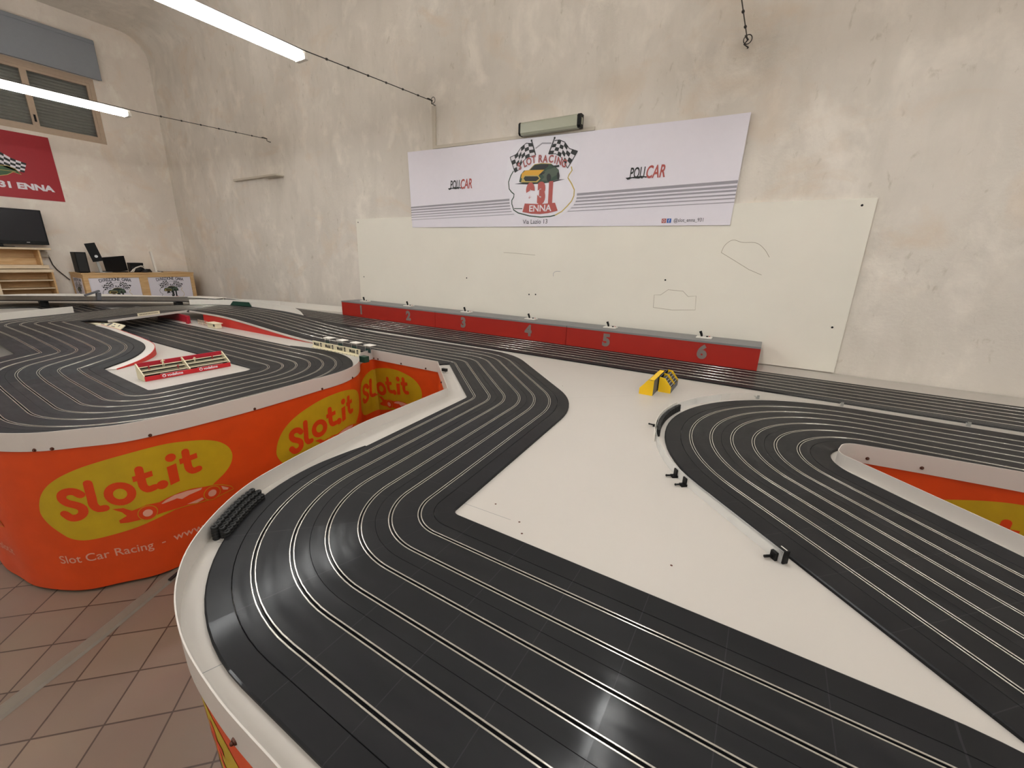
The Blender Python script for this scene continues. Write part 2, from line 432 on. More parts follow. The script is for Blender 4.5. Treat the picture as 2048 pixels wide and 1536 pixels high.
def catmull(P, step=0.03, closed=False):
    out=[];n=len(P)
    for i in range(n-1):
        p0=P[max(i-1,0)];p1=P[i];p2=P[i+1];p3=P[min(i+2,n-1)]
        d=math.hypot(p2[0]-p1[0],p2[1]-p1[1]);m=max(1,int(math.ceil(d/step)))
        # centripetal-ish limited tangents
        d0=math.hypot(p1[0]-p0[0],p1[1]-p0[1]) or d; d2=math.hypot(p3[0]-p2[0],p3[1]-p2[1]) or d
        t1=[((p2[k]-p1[k])/d*d0+(p1[k]-p0[k])/d0*d)/(d0+d)*d if i>0 else p2[k]-p1[k] for k in (0,1)]
        t2=[((p3[k]-p2[k])/d2*d+(p2[k]-p1[k])/d*d2)/(d+d2)*d if i<n-2 else p2[k]-p1[k] for k in (0,1)]
        for j in range(m):
            t=j/m;a=2*t**3-3*t*t+1;b=t**3-2*t*t+t;c=-2*t**3+3*t*t;e=t**3-t*t
            out.append(tuple(a*p1[k]+b*t1[k]+c*p2[k]+e*t2[k] for k in (0,1)))
    out.append(tuple(P[-1]));return out
def rounded(P, r, step=0.03):
    """polyline with filleted corners; r list for inner points"""
    out=[P[0]]
    for i in range(1,len(P)-1):
        a=(P[i][0]-P[i-1][0],P[i][1]-P[i-1][1]);b=(P[i+1][0]-P[i][0],P[i+1][1]-P[i][1])
        la=math.hypot(*a);lb=math.hypot(*b);a=(a[0]/la,a[1]/la);b=(b[0]/lb,b[1]/lb)
        th=math.atan2(a[0]*b[1]-a[1]*b[0],a[0]*b[0]+a[1]*b[1]);rr=r[i-1];t=rr*math.tan(abs(th)/2);s=1 if th>0 else -1
        st=(P[i][0]-a[0]*t,P[i][1]-a[1]*t);c=(st[0]-a[1]*s*rr,st[1]+a[0]*s*rr);m=max(2,int(abs(th)/0.12))
        for j in range(m+1):
            an=th*j/m;co,si=math.cos(an),math.sin(an);vx,vy=st[0]-c[0],st[1]-c[1]
            out.append((c[0]+vx*co-vy*si,c[1]+vx*si+vy*co))
    out.append(P[-1]);return out
RIM_LEFT=[(-10.0,.15),(-6.0,.15),(-3.4,.15),(-2.95,.17),(-2.76,.205),(-2.627,.264),(-2.514,.349),(-2.441,.446),(-2.36,.567),(-2.327,.734),(-2.315,.9),(-2.31,1.035),(-2.32,1.257),(-2.338,1.465),(-2.374,1.747),(-2.455,1.908),(-2.54,2.0),(-2.64,2.08),(-2.703,2.142),(-2.74,2.22),(-2.757,2.31)]
RIM_MID=[(-2.757,2.31),(-2.044,2.319),(-1.55,1.843)]
RIM_FRONT=[(-1.55,1.843),(-1.536,1.6),(-1.525,1.4),(-1.516,1.191),(-1.49,1.05),(-1.466,.916),(-1.435,.77),(-1.39,.62),(-1.29,.461),(-1.178,.349),(-1.06,.279),(-.905,.228),(-.725,.205),(-.506,.201),(.1,.2)]

def sample(V, rad, step=0.06, arcstep=0.07):
    """centre line through V with filleted corners -> samples with left normals and corner data"""
    n = len(V); V = [Vector(v) for v in V]
    D = [(V[i + 1] - V[i]).normalized() for i in range(n - 1)]
    R = [0] + list(rad) + [0]; TH = [0] * n; T = [0] * n
    for i in range(1, n - 1):
        a, b = D[i - 1], D[i]; TH[i] = math.atan2(a.x * b.y - a.y * b.x, a.dot(b)); T[i] = R[i] * math.tan(abs(TH[i]) / 2)
    out = []; s = 0.0
    for i in range(n - 1):
        d = D[i]; nrm = Vector((-d.y, d.x)); p0 = V[i] + d * T[i]; ln = (V[i + 1] - V[i]).length - T[i] - T[i + 1]
        k = max(1, int(ln / step))
        for j in range(k + 1):
            q = p0 + d * (ln * j / k)
            out.append(dict(p=q, n=nrm, s=s + ln * j / k, seg=i, arc=None, prev=(i, (q - V[i]).length), next=(i + 1, (V[i + 1] - q).length)))
        s += ln
        if i + 1 < n - 1:
            th = TH[i + 1]; sg = 1 if th > 0 else -1; r = R[i + 1]; c = V[i + 1] - d * T[i + 1] + nrm * sg * r
            k = max(4, int(abs(th) / arcstep))
            for j in range(1, k):
                an = th * j / k; co, si = math.cos(an), math.sin(an)
                nn = Vector((nrm.x * co - nrm.y * si, nrm.x * si + nrm.y * co))
                out.append(dict(p=c - nn * sg * r, n=nn, s=s + abs(an) * r, seg=i + 1, arc=i + 1, prev=None, next=None))
            s += abs(th) * r
    def mitre(i, off):
        na = Vector((-D[i - 1].y, D[i - 1].x)); nb = Vector((-D[i].y, D[i].x))
        return V[i] + (na + nb) * (off / (1 + na.dot(nb)))
    def offp(sm, off):
        if abs(off) < 1e-9: return sm['p']
        if sm['arc']:
            i = sm['arc']
            if (TH[i] > 0) == (off > 0) and abs(off) > R[i] - 1e-4: return mitre(i, off)
        else:
            for q in (sm['prev'], sm['next']):
                i, dist = q
                if 0 < i < n - 1 and (TH[i] > 0) == (off > 0) and dist < abs(off) * math.tan(abs(TH[i]) / 2): return mitre(i, off)
        return sm['p'] + sm['n'] * off
    offp.__dict__['mitre'] = mitre
    return out, offp

def zq(sm, q):
    return sm['zf'](q.x) if 'zf' in sm else sm['z']

def sweep(name, SM, offp, prof, m, parent=None, zoff=0.0, smooth=False, caps=True, **kw):
    """prof: list of (offset, height) swept along the samples; UV = (s, offset)"""
    mb = MB(); k = len(prof); vs = []
    for sm in SM:
        for off, h in prof:
            q = offp(sm, off); vs.append((q.x, q.y, zq(sm, q) + h + zoff))
    fs = []; uv = []
    for i in range(len(SM) - 1):
        s0, s1 = SM[i]['s'], SM[i + 1]['s']
        for j in range(k - 1):
            fs.append((i * k + j, i * k + j + 1, (i + 1) * k + j + 1, (i + 1) * k + j))
            uv.append([(s0, prof[j][0]), (s0, prof[j + 1][0]), (s1, prof[j + 1][0]), (s1, prof[j][0])])
    fs = [tuple(reversed(f)) for f in fs]; uv = [list(reversed(u)) for u in uv]
    mb.add(vs, fs, m, smooth, uv)
    return mb.build(name, None, parent, **kw)

GW = 0.0031     # half width of a slot
def road_profile():
    pr = [(-.2695, -.0085), (-.2695, -.0006), (-.2688, 0)]
    offs = []
    for k in range(6): offs.append((-.225 + .09 * k, 'slot'))
    for o in (-.09, .09): offs.append((o, 'joint'))
    for o, t in sorted(offs):
        if t == 'slot': pr += [(o - .0068, 0), (o - .0068, -.0006), (o - GW, -.0006), (o - GW, -.0065), (o + GW, -.0065), (o + GW, -.0006), (o + .0068, -.0006), (o + .0068, 0)]
        else: pr += [(o - .0007, 0), (o, -.0018), (o + .0007, 0)]
    pr += [(.2688, 0), (.2695, -.0006), (.2695, -.0085)]
    return pr
ROAD = road_profile()
def rail_profile(c):
    return [(c - .0017, -.0008), (c - .0015, .0005), (c - .0009, .00062), (c, .00066), (c + .0009, .00062), (c + .0015, .0005), (c + .0017, -.0008)]

def make_track(name, SM, offp, label, borders, group='lengths of slot car track'):
    root = empty(name, (SM[0]['p'].x, SM[0]['p'].y, ZT), label, 'toy race track', group)
    sweep('roadway', SM, offp, ROAD, M['track'], root, world=True)
    for k in range(6):
        for sd in (-1, 1):
            c = -.225 + .09 * k + sd * .0050
            sweep('rail', SM, offp, rail_profile(c), M['rail'], root, smooth=True, world=True)
    for side, w0, w1, pred, taper in borders:
        sub = [sm for sm in SM if pred(sm)]
        # consecutive runs
        runs = []; cur = []
        idx = {id(sm): i for i, sm in enumerate(SM)}
        for sm in sub:
            if cur and idx[id(sm)] != idx[id(cur[-1])] + 1: runs.append(cur); cur = []
            cur.append(sm)
        if cur: runs.append(cur)
        for r in runs:
            if len(r) < 2: continue
            s0, s1 = r[0]['s'], r[-1]['s']
            mb = MB(); vs = []; fs = []; uv = []
            def ww(s):
                f = 1.0
                if taper in ('end', 'both'): f = min(f, max(0.03, (s1 - s) / 0.35))
                if taper in ('start', 'both'): f = min(f, max(0.03, (s - s0) / 0.35))
                return f ** 0.5 if f < 1 else 1
            for sm in r:
                o1 = w0 + (w1 - w0) * ww(sm['s'])
                for off, h in ((w0, -.0085), (w0, -.0004), (w0 + .0007, 0), (o1 - .004, 0), (o1, -.002), (o1, -.0095)):
                    q = offp(sm, off * side); vs.append((q.x, q.y, zq(sm, q) + h))
            for i in range(len(r) - 1):
                for j in range(5):
                    f = (i * 6 + j, i * 6 + j + 1, (i + 1) * 6 + j + 1, (i + 1) * 6 + j)
                    u = [(r[i]['s'], .27 + .01 * j), (r[i]['s'], .27 + .01 * j), (r[i + 1]['s'], .27 + .01 * j), (r[i + 1]['s'], .27 + .01 * j)]
                    if side > 0: f = tuple(reversed(f)); u = list(reversed(u))
                    fs.append(f); uv.append(u)
            # end faces
            for b in (0, (len(r) - 1) * 6): fs.append(tuple(range(b, b + 6))); uv.append([(0, 0)] * 6)
            mb.add(vs, fs, M['border'], False, uv); mb.build('border_strip', None, root, world=True)
    return root

# the long winding circuit: foreground -> double bend -> ramp -> bridge -> left table -> tunnel
V_MAIN = [(2.35, -1.255), (.52, .575), (-1.077, .574), (-1.17, 2.005), (-1.959, 2.745), (-6.72, 2.64), (-5.954, .947), (-4.225, .960), (-3.975, .57), (-2.66, .54), (-2.70, 1.84), (-8.75, 1.78), (-9.1, .6)]
R_MAIN = [.30, .367, .352, .34, .562, .30, .24, .24, .36, .42, .40]
SMM, OFM = sample(V_MAIN, R_MAIN)
def interp(x, xs, ys):
    if x <= xs[0]: return ys[0]
    for a, b, c, d in zip(xs[:-1], xs[1:], ys[:-1], ys[1:]):
        if x <= b: return c + (d - c) * (x - a) / (b - a)
    return ys[-1]
def smooth01(t): return t * t * (3 - 2 * t)
for sm in SMM:
    g = sm['seg']
    if g < 5: sm['zf'] = lambda x: ZK + .1 * smooth01(interp(-x, [3.4, 5.35], [0, 1]))
    elif g < 6: sm['zf'] = lambda x: ZK + .1
    elif g <= 8: sm['zf'] = lambda x: ZK + interp(-x, [3.66, 3.78, 4.05, 4.5, 5.0], [0, .006, .045, .08, .1])
    else: sm['zf'] = lambda x: ZK
    sm['z'] = sm['zf'](sm['p'].x)
iA = next(i for i, sm in enumerate(SMM) if sm['seg'] == 4 and sm['arc'] is None and sm['p'].x < -3.3)
iB = next(i for i, sm in enumerate(SMM) if sm['seg'] == 8 and sm['arc'] is None)
RUN_A, RUN_B, RUN_C = SMM[:iA + 1], SMM[iA:iB + 1], SMM[iB:]
make_track('slot_car_track', RUN_A, OFM, 'black six lane track bending through the near foreground to the foot of the ramp', [
    (-1, .271, .338, lambda s: True, None),
    (1, .271, .325, lambda s: s['seg'] < 2 or s['arc'] == 2 or (s['seg'] == 2 and s['p'].y < 1.15), 'end'),
    (1, .271, .385, lambda s: s['seg'] >= 4 and (s['arc'] is not None or s['p'].x < -1.9), 'start')])
fly = make_track('slot_car_track', RUN_B, OFM, 'black six lane track climbing the ramp and crossing the bridge above the tunnel', [
    (-1, .271, .338, lambda s: True, None), (1, .271, .385, lambda s: s['seg'] < 5, None), (1, .271, .338, lambda s: s['seg'] >= 5, None)])
make_track('slot_car_track', RUN_C, OFM, 'black six lane track around the red grandstand on the left table and into the tunnel', [
    (-1, .271, .345, lambda s: s['seg'] <= 9 or s['arc'] == 10 or (s['seg'] == 10 and s['p'].x > -3.6), 'end'),
    (1, .271, .338, lambda s: s['p'].x > -5.4, None)])

# ramp and bridge dressing (parts of the raised track)
def wall_along(name, SM, off, z0f, z1f, th, m, parent, **kw):
    mb = MB(); vs = []
    for sm in SM:
        for o, zf in ((off, z0f), (off, z1f), (off + th, z1f), (off + th, z0f)):
            q = OFM(sm, o); vs.append((q.x, q.y, zf(dict(z=zq(sm, q)))))
    fs = []
    for i in range(len(SM) - 1):
        for j in range(4):
            a, b = j, (j + 1) % 4
            fs.append((i * 4 + a, i * 4 + b, (i + 1) * 4 + b, (i + 1) * 4 + a))
    fs.append((0, 1, 2, 3)); e = (len(SM) - 1) * 4; fs.append((e, e + 1, e + 2, e + 3))
    mb.add(vs, fs, m); return mb.build(name, None, parent, world=True, **kw)
ramp = [s for s in RUN_B if s['seg'] == 4 and s['p'].x > -5.62]
wall_along('side_panel', ramp, .386, lambda s: ZT + .0005, lambda s: s['z'] - .006, .006, M['redwall'], fly, label='red tapering side panel of the ramp')
wall_along('white_edging', [s for s in RUN_B if s['seg'] == 4 and s['arc'] is None], .385, lambda s: s['z'] - .006, lambda s: s['z'] + .010, .012, M['rim'], fly, label='white top edging along the ramp')
d4 = (Vector(V_MAIN[5]) - Vector(V_MAIN[4])).normalized(); n4 = Vector((-d4.y, d4.x)); d5 = (Vector(V_MAIN[6]) - Vector(V_MAIN[5])).normalized(); n5 = Vector((-d5.y, d5.x))
def lx(p, d, q, e):
    t = ((q.x - p.x) * e.y - (q.y - p.y) * e.x) / (d.x * e.y - d.y * e.x); return p + d * t
VE = Vector(V_MAIN[5]); BO = .54
IC = lx(VE + n4 * .385, d4, VE + n5 * BO, d5)          # inner corner of the deck
K0 = IC - d4 * .42; K1 = lx(IC, d5, Vector((0, 1.45)), Vector((1, 0)))
def onroad(p, dd, nn, o): q = p - VE; t = q.dot(dd); return VE + dd * t + nn * o
infill = [K0, IC, K1, onroad(K1, d5, n5, .26), onroad(VE + d5 * .8, d5, n5, .26), VE + (n4 + n5) * .30, onroad(VE - d4 * .8, d4, n4, .26), onroad(K0, d4, n4, .26)]
mb = MB(); mb.prism([tuple(p) for p in infill], ZK + .0885, ZK + .0985, M['border']); mb.build('deck_infill', None, fly, world=True, label='dark board filling the inner corner of the bridge')
mb = MB()
for a_, b_ in ((IC, K1),):
    d_ = (b_ - a_).normalized(); n_ = Vector((-d_.y, d_.x)); vs = []
    for p in (a_ - d_ * .01, b_):
        for o in (0, .010):
            for z in (ZK + .084, ZK + .106): q = p + n_ * o; vs.append((q.x, q.y, z))
    mb.add(vs, [(0, 1, 3, 2), (4, 6, 7, 5), (0, 4, 5, 1), (2, 3, 7, 6), (1, 5, 7, 3), (0, 2, 6, 4)], M['rim'])
mb.build('bridge_fascia', None, fly, world=True, label='white fascia of the bridge deck')
sbend = [s for s in RUN_B if s['seg'] in (6, 7, 8) and s['p'].x > -5.4]
wall_along('shoulder', sbend, .3385, lambda s: s['z'] - .016, lambda s: s['z'] - .008, .055, M['rim'], fly, label='white shoulder strip beside the raised bend')
wall_along('side_panel', sbend, .3935, lambda s: ZT + .0005, lambda s: s['z'] - .006, .004, M['redwall'], fly, label='curved red side panel under the raised bend')
wall_along('side_panel', [s for s in RUN_B if s['seg'] >= 4 and s['p'].x > -5.9 and s['seg'] < 5], -.345, lambda s: ZT + .0005, lambda s: s['z'] - .010, .005, M['rim'], fly, label='white outer side panel of the ramp')
# deck underside and tunnel walls
mb = MB()
deck = [s for s in RUN_B if s['seg'] in (5,) or s['arc'] == 5]
vs = []
for sm in deck:
    for o in (-.34, .34):
        q = OFM(sm, o); vs.append((q.x, q.y, sm['z'] - .012)); vs.append((q.x, q.y, sm['z'] - .020))
fs = []
for i in range(len(deck) - 1):
    a = i * 4
    fs += [(a, a + 2, a + 6, a + 4), (a + 1, a + 5, a + 7, a + 3), (a, a + 4, a + 5, a + 1), (a + 2, a + 3, a + 7, a + 6)]
mb.add(vs, fs, M['black']); mb.build('bridge_deck', None, fly, world=True, label='dark board under the bridge track')
mb = MB()
mb.obox((-6.10, 2.175, .824), (-1, .0, 0), .005, .0425, .44, M['magenta'])
mb.build('tunnel_wall', None, fly, world=True, label='crimson wall inside the tunnel')
mb = MB(); mb.box(-5.66, -5.62, 2.13, 2.15, ZT + .0005, .868, M['magenta']); mb.build('tunnel_post', None, fly, world=True, label='crimson post at the tunnel mouth')
mb = MB(); mb.obox((-6.15, 1.40, .826), (-1, .0, 0), .005, .0445, .32, M['magenta']); mb.build('tunnel_wall', None, fly, world=True, label='crimson wall inside the tunnel')

# long back straight and the far flyover
V_BACK = [(3.3, 3.47), (-6.95, 3.47), (-9.75, .67)]
SMB, OFB = sample(V_BACK, [.5])
for sm in SMB:
    sm['z'] = ZK + .095 * smooth01(interp(-sm['p'].x, [6.5, 7.6], [0, 1]))
jB = next(i for i, sm in enumerate(SMB) if sm['p'].x < -6.5)
make_track('slot_car_track', SMB[:jB + 1], OFB, 'long straight black six lane track in front of the red driver cabinets', [
    (-1, .271, .283, lambda s: True, None), (1, .271, .315, lambda s: True, None)])
far = make_track('slot_car_track', SMB[jB:], OFB, 'far black track flying over the left table on a dark pillar', [
    (-1, .271, .338, lambda s: True, None), (1, .271, .338, lambda s: True, None)])
for x, y in ((-8.62, 1.62), (-9.35, .95), (-7.35, 2.72)):
    mb = MB(); mb.box(x - .05, x + .05, y - .04, y + .04, ZT + .0005, .862, M['black']); mb.build('pillar', None, far, world=True)

# hairpin on the right
V_HP = [(3.3, 2.70), (-.777, 2.712), (2.75, -.80)]
SMH, OFH = sample(V_HP, [.55])
for sm in SMH: sm['z'] = ZK
make_track('slot_car_track', SMH, OFH, 'black six lane hairpin curving round the narrow slot on the right', [
    (-1, .271, .342, lambda s: s['seg'] == 0 or s['arc'] or s['p'].x < .80, None),
    (1, .271, .345, lambda s: True, None)])

# ---------------------------------------------------------------- table with edging
RL = catmull(RIM_LEFT); RM_ = [(-2.757, 2.31), (-2.044, 2.319), (-1.55, 1.843)]
RF = catmull(RIM_FRONT)
RF2 = RF + rounded([(.1, .2), (.262, .2), (2.13, -1.668)], [.2])[1:]
HOLE = rounded([(3.3, 2.33), (.98, 2.318), (.702, 2.296), (.40, 2.262), (.36, 2.11), (3.12, -.65)], [.5, .3, .085, .075])
FAR = [(-10.0, .15), (-10.0, 1.72), (-9.75, 2.10), (-9.25, 2.53), (-8.1, 3.17), (-7.36, 3.5), (-6.56, 3.77), (-5.33, 3.95), (-5.1, 4.09)]
outline = [(3.3, 4.09), (-5.1, 4.09)] + list(reversed(FAR[1:-1])) + RL + RM_[1:] + RF2[1:] + list(reversed(HOLE)) 
def dedupe(P):
    out = []
    for p in P:
        if not out or math.hypot(p[0] - out[-1][0], p[1] - out[-1][1]) > 1e-4: out.append(p)
    return out
outline = dedupe(outline)
table = empty('race_table', (-1.2, 1.2, 0), 'big white racing table with cut-out walkways that carries all the tracks', 'table')
mb = MB(); mb.prism(outline, ZT - .020, ZT, M['table']); mb.build('tabletop', None, table, world=True)
def band(name, P, z0, z1, th, m, parent, side=1, **kw):
    mb = MB(); vs = []; n = len(P)
    for i, p in enumerate(P):
        a = P[max(i - 1, 0)]; b = P[min(i + 1, n - 1)]; d = Vector((b[0] - a[0], b[1] - a[1])).normalized(); nn = Vector((-d.y, d.x)) * side
        if 0 < i < n - 1:
            d1 = Vector((p[0] - a[0], p[1] - a[1])).normalized(); d2 = Vector((b[0] - p[0], b[1] - p[1])).normalized()
            nn = nn / max(.5, abs(Vector((-d1.y, d1.x)).dot(Vector((-d.y, d.x)))))
        for o, z in ((0, z0), (0, z1), (th, z1), (th, z0)): vs.append((p[0] + nn.x * o, p[1] + nn.y * o, z))
    fs = []
    for i in range(n - 1):
        for j in range(4): fs.append((i * 4 + j, i * 4 + (j + 1) % 4, (i + 1) * 4 + (j + 1) % 4, (i + 1) * 4 + j))
    fs += [(0, 1, 2, 3), tuple((n - 1) * 4 + k for k in range(4))]
    mb.add(vs, fs, m); return mb.build(name, None, parent, **kw)
ZR0, ZR1 = .751, .835
e1 = band('edge_band', RL, ZR0, ZR1, .003, M['rim'], table, -1, world=True)
e2 = band('edge_band', RM_, ZR0, ZR1, .003, M['rim'], table, -1, world=True)
e3 = band('edge_band', dedupe(RF2), ZR0, ZR1, .003, M['rim'], table, -1, world=True)
e4 = band('edge_band', dedupe(HOLE), ZR0, ZR1, .003, M['rim'], table, 1, world=True)
band('edge_band', FAR, ZR0, .864, .003, M['white'], table, 1, world=True)  # whiter than the other bands, colour making up for weak light there
def along(P, s):
    acc = 0
    for a, b in zip(P[:-1], P[1:]):
        l = math.hypot(b[0] - a[0], b[1] - a[1])
        if acc + l >= s or b is P[-1]:
            t = (s - acc) / l; d = Vector((b[0] - a[0], b[1] - a[1])).normalized()
            return Vector((a[0] + (b[0] - a[0]) * t, a[1] + (b[1] - a[1]) * t)), d
        acc += l
def bolt(P, s, parent, side, z=.758):
    p, d = along(P, s); nn = Vector((-d.y, d.x)) * side
    mb = MB(); c = Vector((p.x, p.y, z)); n3 = Vector((nn.x, nn.y, 0))
    mb.cyl(c + n3 * .003, c + n3 * .0065, .0075, .006, 12, M['bolt']); mb.ball(c + n3 * .0075, .0042, M['bolt'], 6)
    mb.build('bolt', None, parent, world=True)
def fixpar(o): return o
for s in (7.503, 7.562, 7.889, 8.346, 8.784, 9.072): bolt(RL, s, table, -1)
for s in (.02, .069, .332, .592, 1.026): bolt(RM_, s, table, -1, .762)
for s in (1.1, 2.135, 2.7): bolt(RF, s, table, -1, .768)
HL = dedupe(HOLE)
for s in (2.803, 2.616, 2.1, 3.5): bolt(HL, s, table, 1, .776)
for x, y in ((-.675, 1.042), (-.556, .999), (-.52, .953), (-.103, 1.061), (-.044, 1.45), (.443, 1.043), (-1.079, 2.463)):
    mb = MB(); mb.lathe([(.0001, .0006), (.003, .0006), (.0036, 0)], (x, y, ZT + .0001), 10, M['bolt']); mb.build('screw', None, table, world=True)
def groove(a, b, w=.0009):
    a = Vector(a); b = Vector(b); d = (b - a).normalized(); n = Vector((-d.y, d.x)) * w
    mb = MB(); mb.add([(*(a + n), ZT + .0002), (*(a - n), ZT + .0002), (*(b - n), ZT + .0002), (*(b + n), ZT + .0002)], [(0, 1, 2, 3)], M['greytop'])
    mb.build('panel_joint', None, table, world=True)
groove((-.785, .985), (-.585, .993)); groove((-1.232, .435), (-1.172, .475)); groove((-.83, .218), (-.815, .262)); groove((-1.05, 1.25 + .9), (-.62, 2.55), .0005); groove((-1.75, 3.12), (-1.35, 3.14), .0006)
for x, y in ((-9.6, .6), (-9.6, 1.7), (-6.5, .5), (-3.4, .5), (-2.9, 2.2), (-2.2, 2.7), (-1.2, .7), (-1.2, 2.2), (-5, 3.8), (-1.5, 3.9), (1.0, 3.9), (3.1, 3.9), (3.1, 2.6), (1.5, .3), (.2, .6), (2.4, -1.4), (2.8, -.6), (-7.8, 3.0)):
    mb = MB(); mb.box(x - .03, x + .03, y - .03, y + .03, 0, ZT - .020, M['pine']); mb.build('leg', None, table, world=True)

# ---------------------------------------------------------------- print work (flat art mapped on to a surface)
_fc = bpy.data.curves.new('lettering_source', 'FONT')
_fo = bpy.data.objects.new('lettering_source', _fc)
COL.objects.link(_fo)
def text_mesh(body, size=1.0, bold=0.0, shear=0.0, align='LEFT', spacing=1.0):
    """returns verts2d, faces of a line of lettering"""
    _fc.body = body; _fc.size = size; _fc.offset = bold * size; _fc.shear = shear; _fc.align_x = align; _fc.space_character = spacing
    _fc.resolution_u = 4; _fc.fill_mode = 'FRONT'
    bpy.context.view_layer.update()
    dg = bpy.context.evaluated_depsgraph_get()
    me = bpy.data.meshes.new_from_object(_fo.evaluated_get(dg))
    v = [(q.co.x, q.co.y) for q in me.vertices]; f = [tuple(p.vertices) for p in me.polygons]
    bpy.data.meshes.remove(me); return v, f
def ribbon(P, wd):
    """rounded stroke polygon"""
    P = [Vector(p) for p in P]; n = len(P); L_ = []; R_ = []
    for i in range(n):
        a = P[max(i - 1, 0)]; b = P[min(i + 1, n - 1)]; d = (b - a).normalized(); nn = Vector((-d.y, d.x)) * wd / 2
        L_.append(P[i] + nn); R_.append(P[i] - nn)
    out = list(L_)
    d = (P[-1] - P[-2]).normalized(); nn = Vector((-d.y, d.x)) * wd / 2
    for k in range(1, 6):
        t = PI * k / 6; out.append(P[-1] + nn * math.cos(t) + d * math.sin(t) * wd / 2)
    out += list(reversed(R_))
    d = (P[1] - P[0]).normalized(); nn = Vector((-d.y, d.x)) * wd / 2
    for k in range(1, 6):
        t = PI * k / 6; out.append(P[0] - nn * math.cos(t) - d * math.sin(t) * wd / 2)
    return [(p.x, p.y) for p in out]
def disc(c, r, n=24, ry=None): return [(c[0] + r * math.cos(2 * PI * k / n), c[1] + (ry or r) * math.sin(2 * PI * k / n)) for k in range(n)]
class Print:
    def __init__(s, cut=None, cutv=False): s.items = []; s.cut = cut; s.cutv = cutv
    def poly(s, P, m, layer):
        tr = tessellate_polygon([[Vector((p[0], p[1], 0)) for p in P]])
        s.items.append(([tuple(p[:2]) for p in P], [tuple(t) for t in tr], m, layer))
    def strokes(s, P, wd, m, layer): s.quads(P, wd, m, layer)
    def quads(s, P, wd, m, layer, closed=False):
        P = [Vector(p) for p in P]; n = len(P); vs = []; fs = []
        for i in range(n):
            a = P[(i - 1) % n] if closed else P[max(i - 1, 0)]; b = P[(i + 1) % n] if closed else P[min(i + 1, n - 1)]
            d = (b - a).normalized(); nn = Vector((-d.y, d.x)) * wd / 2
            vs += [tuple(P[i] + nn), tuple(P[i] - nn)]
        for i in range(n if closed else n - 1):
            j = (i + 1) % n; fs.append((2 * i, 2 * i + 1, 2 * j + 1, 2 * j))
        s.items.append((vs, fs, m, layer))
    def text(s, body, pos, size, m, layer, bold=0.0, shear=0.0, align='LEFT', xs=1.0, rot=0.0, spacing=1.0):
        v, f = text_mesh(body, size, bold, shear, align, spacing); c, q = math.cos(rot), math.sin(rot)
        v = [(pos[0] + (x * xs) * c - y * q, pos[1] + (x * xs) * q + y * c) for x, y in v]
        s.items.append((v, f, m, layer))
    def flag(s, top, bot, cols, rows, m, layer, first=0):
        def at(P, t):
            k = t * (len(P) - 1); i = min(int(k), len(P) - 2); f = k - i
            return (P[i][0] + (P[i + 1][0] - P[i][0]) * f, P[i][1] + (P[i + 1][1] - P[i][1]) * f)
        def g(i, j):
            a = at(top, i / cols); b = at(bot, i / cols); f = j / rows; return (a[0] + (b[0] - a[0]) * f, a[1] + (b[1] - a[1]) * f)
        for i in range(cols):
            for j in range(rows):
                if (i + j + first) % 2 == 0: s.items.append(([g(i, j), g(i + 1, j), g(i + 1, j + 1), g(i, j + 1)], [(0, 1, 2, 3)], m, layer))
    def build(s, name, mp, parent=None, gap=.0008, **kw):
        bm = bmesh.new(); lay = bm.verts.layers.float.new('lay'); mats = []
        for vs, fs, m, layer in s.items:
            if m not in mats: mats.append(m)
            bv = []
            for p in vs:
                q = bm.verts.new((p[0], p[1], 0)); q[lay] = layer; bv.append(q)
            for f in fs:
                if len(set(f)) < 3: continue
                try: fc = bm.faces.new([bv[i] for i in f]); fc.material_index = mats.index(m)
                except ValueError: pass
        if s.cut:
            xs = [q.co.x for q in bm.verts]; lo, hi = min(xs), max(xs); k = math.ceil(lo / s.cut)
            while k * s.cut < hi:
                bmesh.ops.bisect_plane(bm, geom=bm.verts[:] + bm.edges[:] + bm.faces[:], plane_co=(k * s.cut, 0, 0), plane_no=(1, 0, 0)); k += 1
            if s.cutv:
                ys = [q.co.y for q in bm.verts]; lo, hi = min(ys), max(ys); k = math.ceil(lo / s.cut)
                while k * s.cut < hi:
                    bmesh.ops.bisect_plane(bm, geom=bm.verts[:] + bm.edges[:] + bm.faces[:], plane_co=(0, k * s.cut, 0), plane_no=(0, 1, 0)); k += 1
        # a vertex cut in keeps the layer of its faces' other corners
        for f in bm.faces:
            ls = [q[lay] for q in f.verts]; mxl = max(ls)
            for q in f.verts: q[lay] = mxl
        me = bpy.data.meshes.new(name)
        for q in bm.verts: q.co = mp(q.co.x, q.co.y, q[lay] * gap)
        bm.to_mesh(me); bm.free()
        for mm in mats: me.materials.append(mm)
        o = bpy.data.objects.new(name, me); COL.objects.link(o)
        if parent:
            o.parent = parent; o.matrix_parent_inverse = Matrix.Translation(-parent.location)
        return tag(o, **kw)

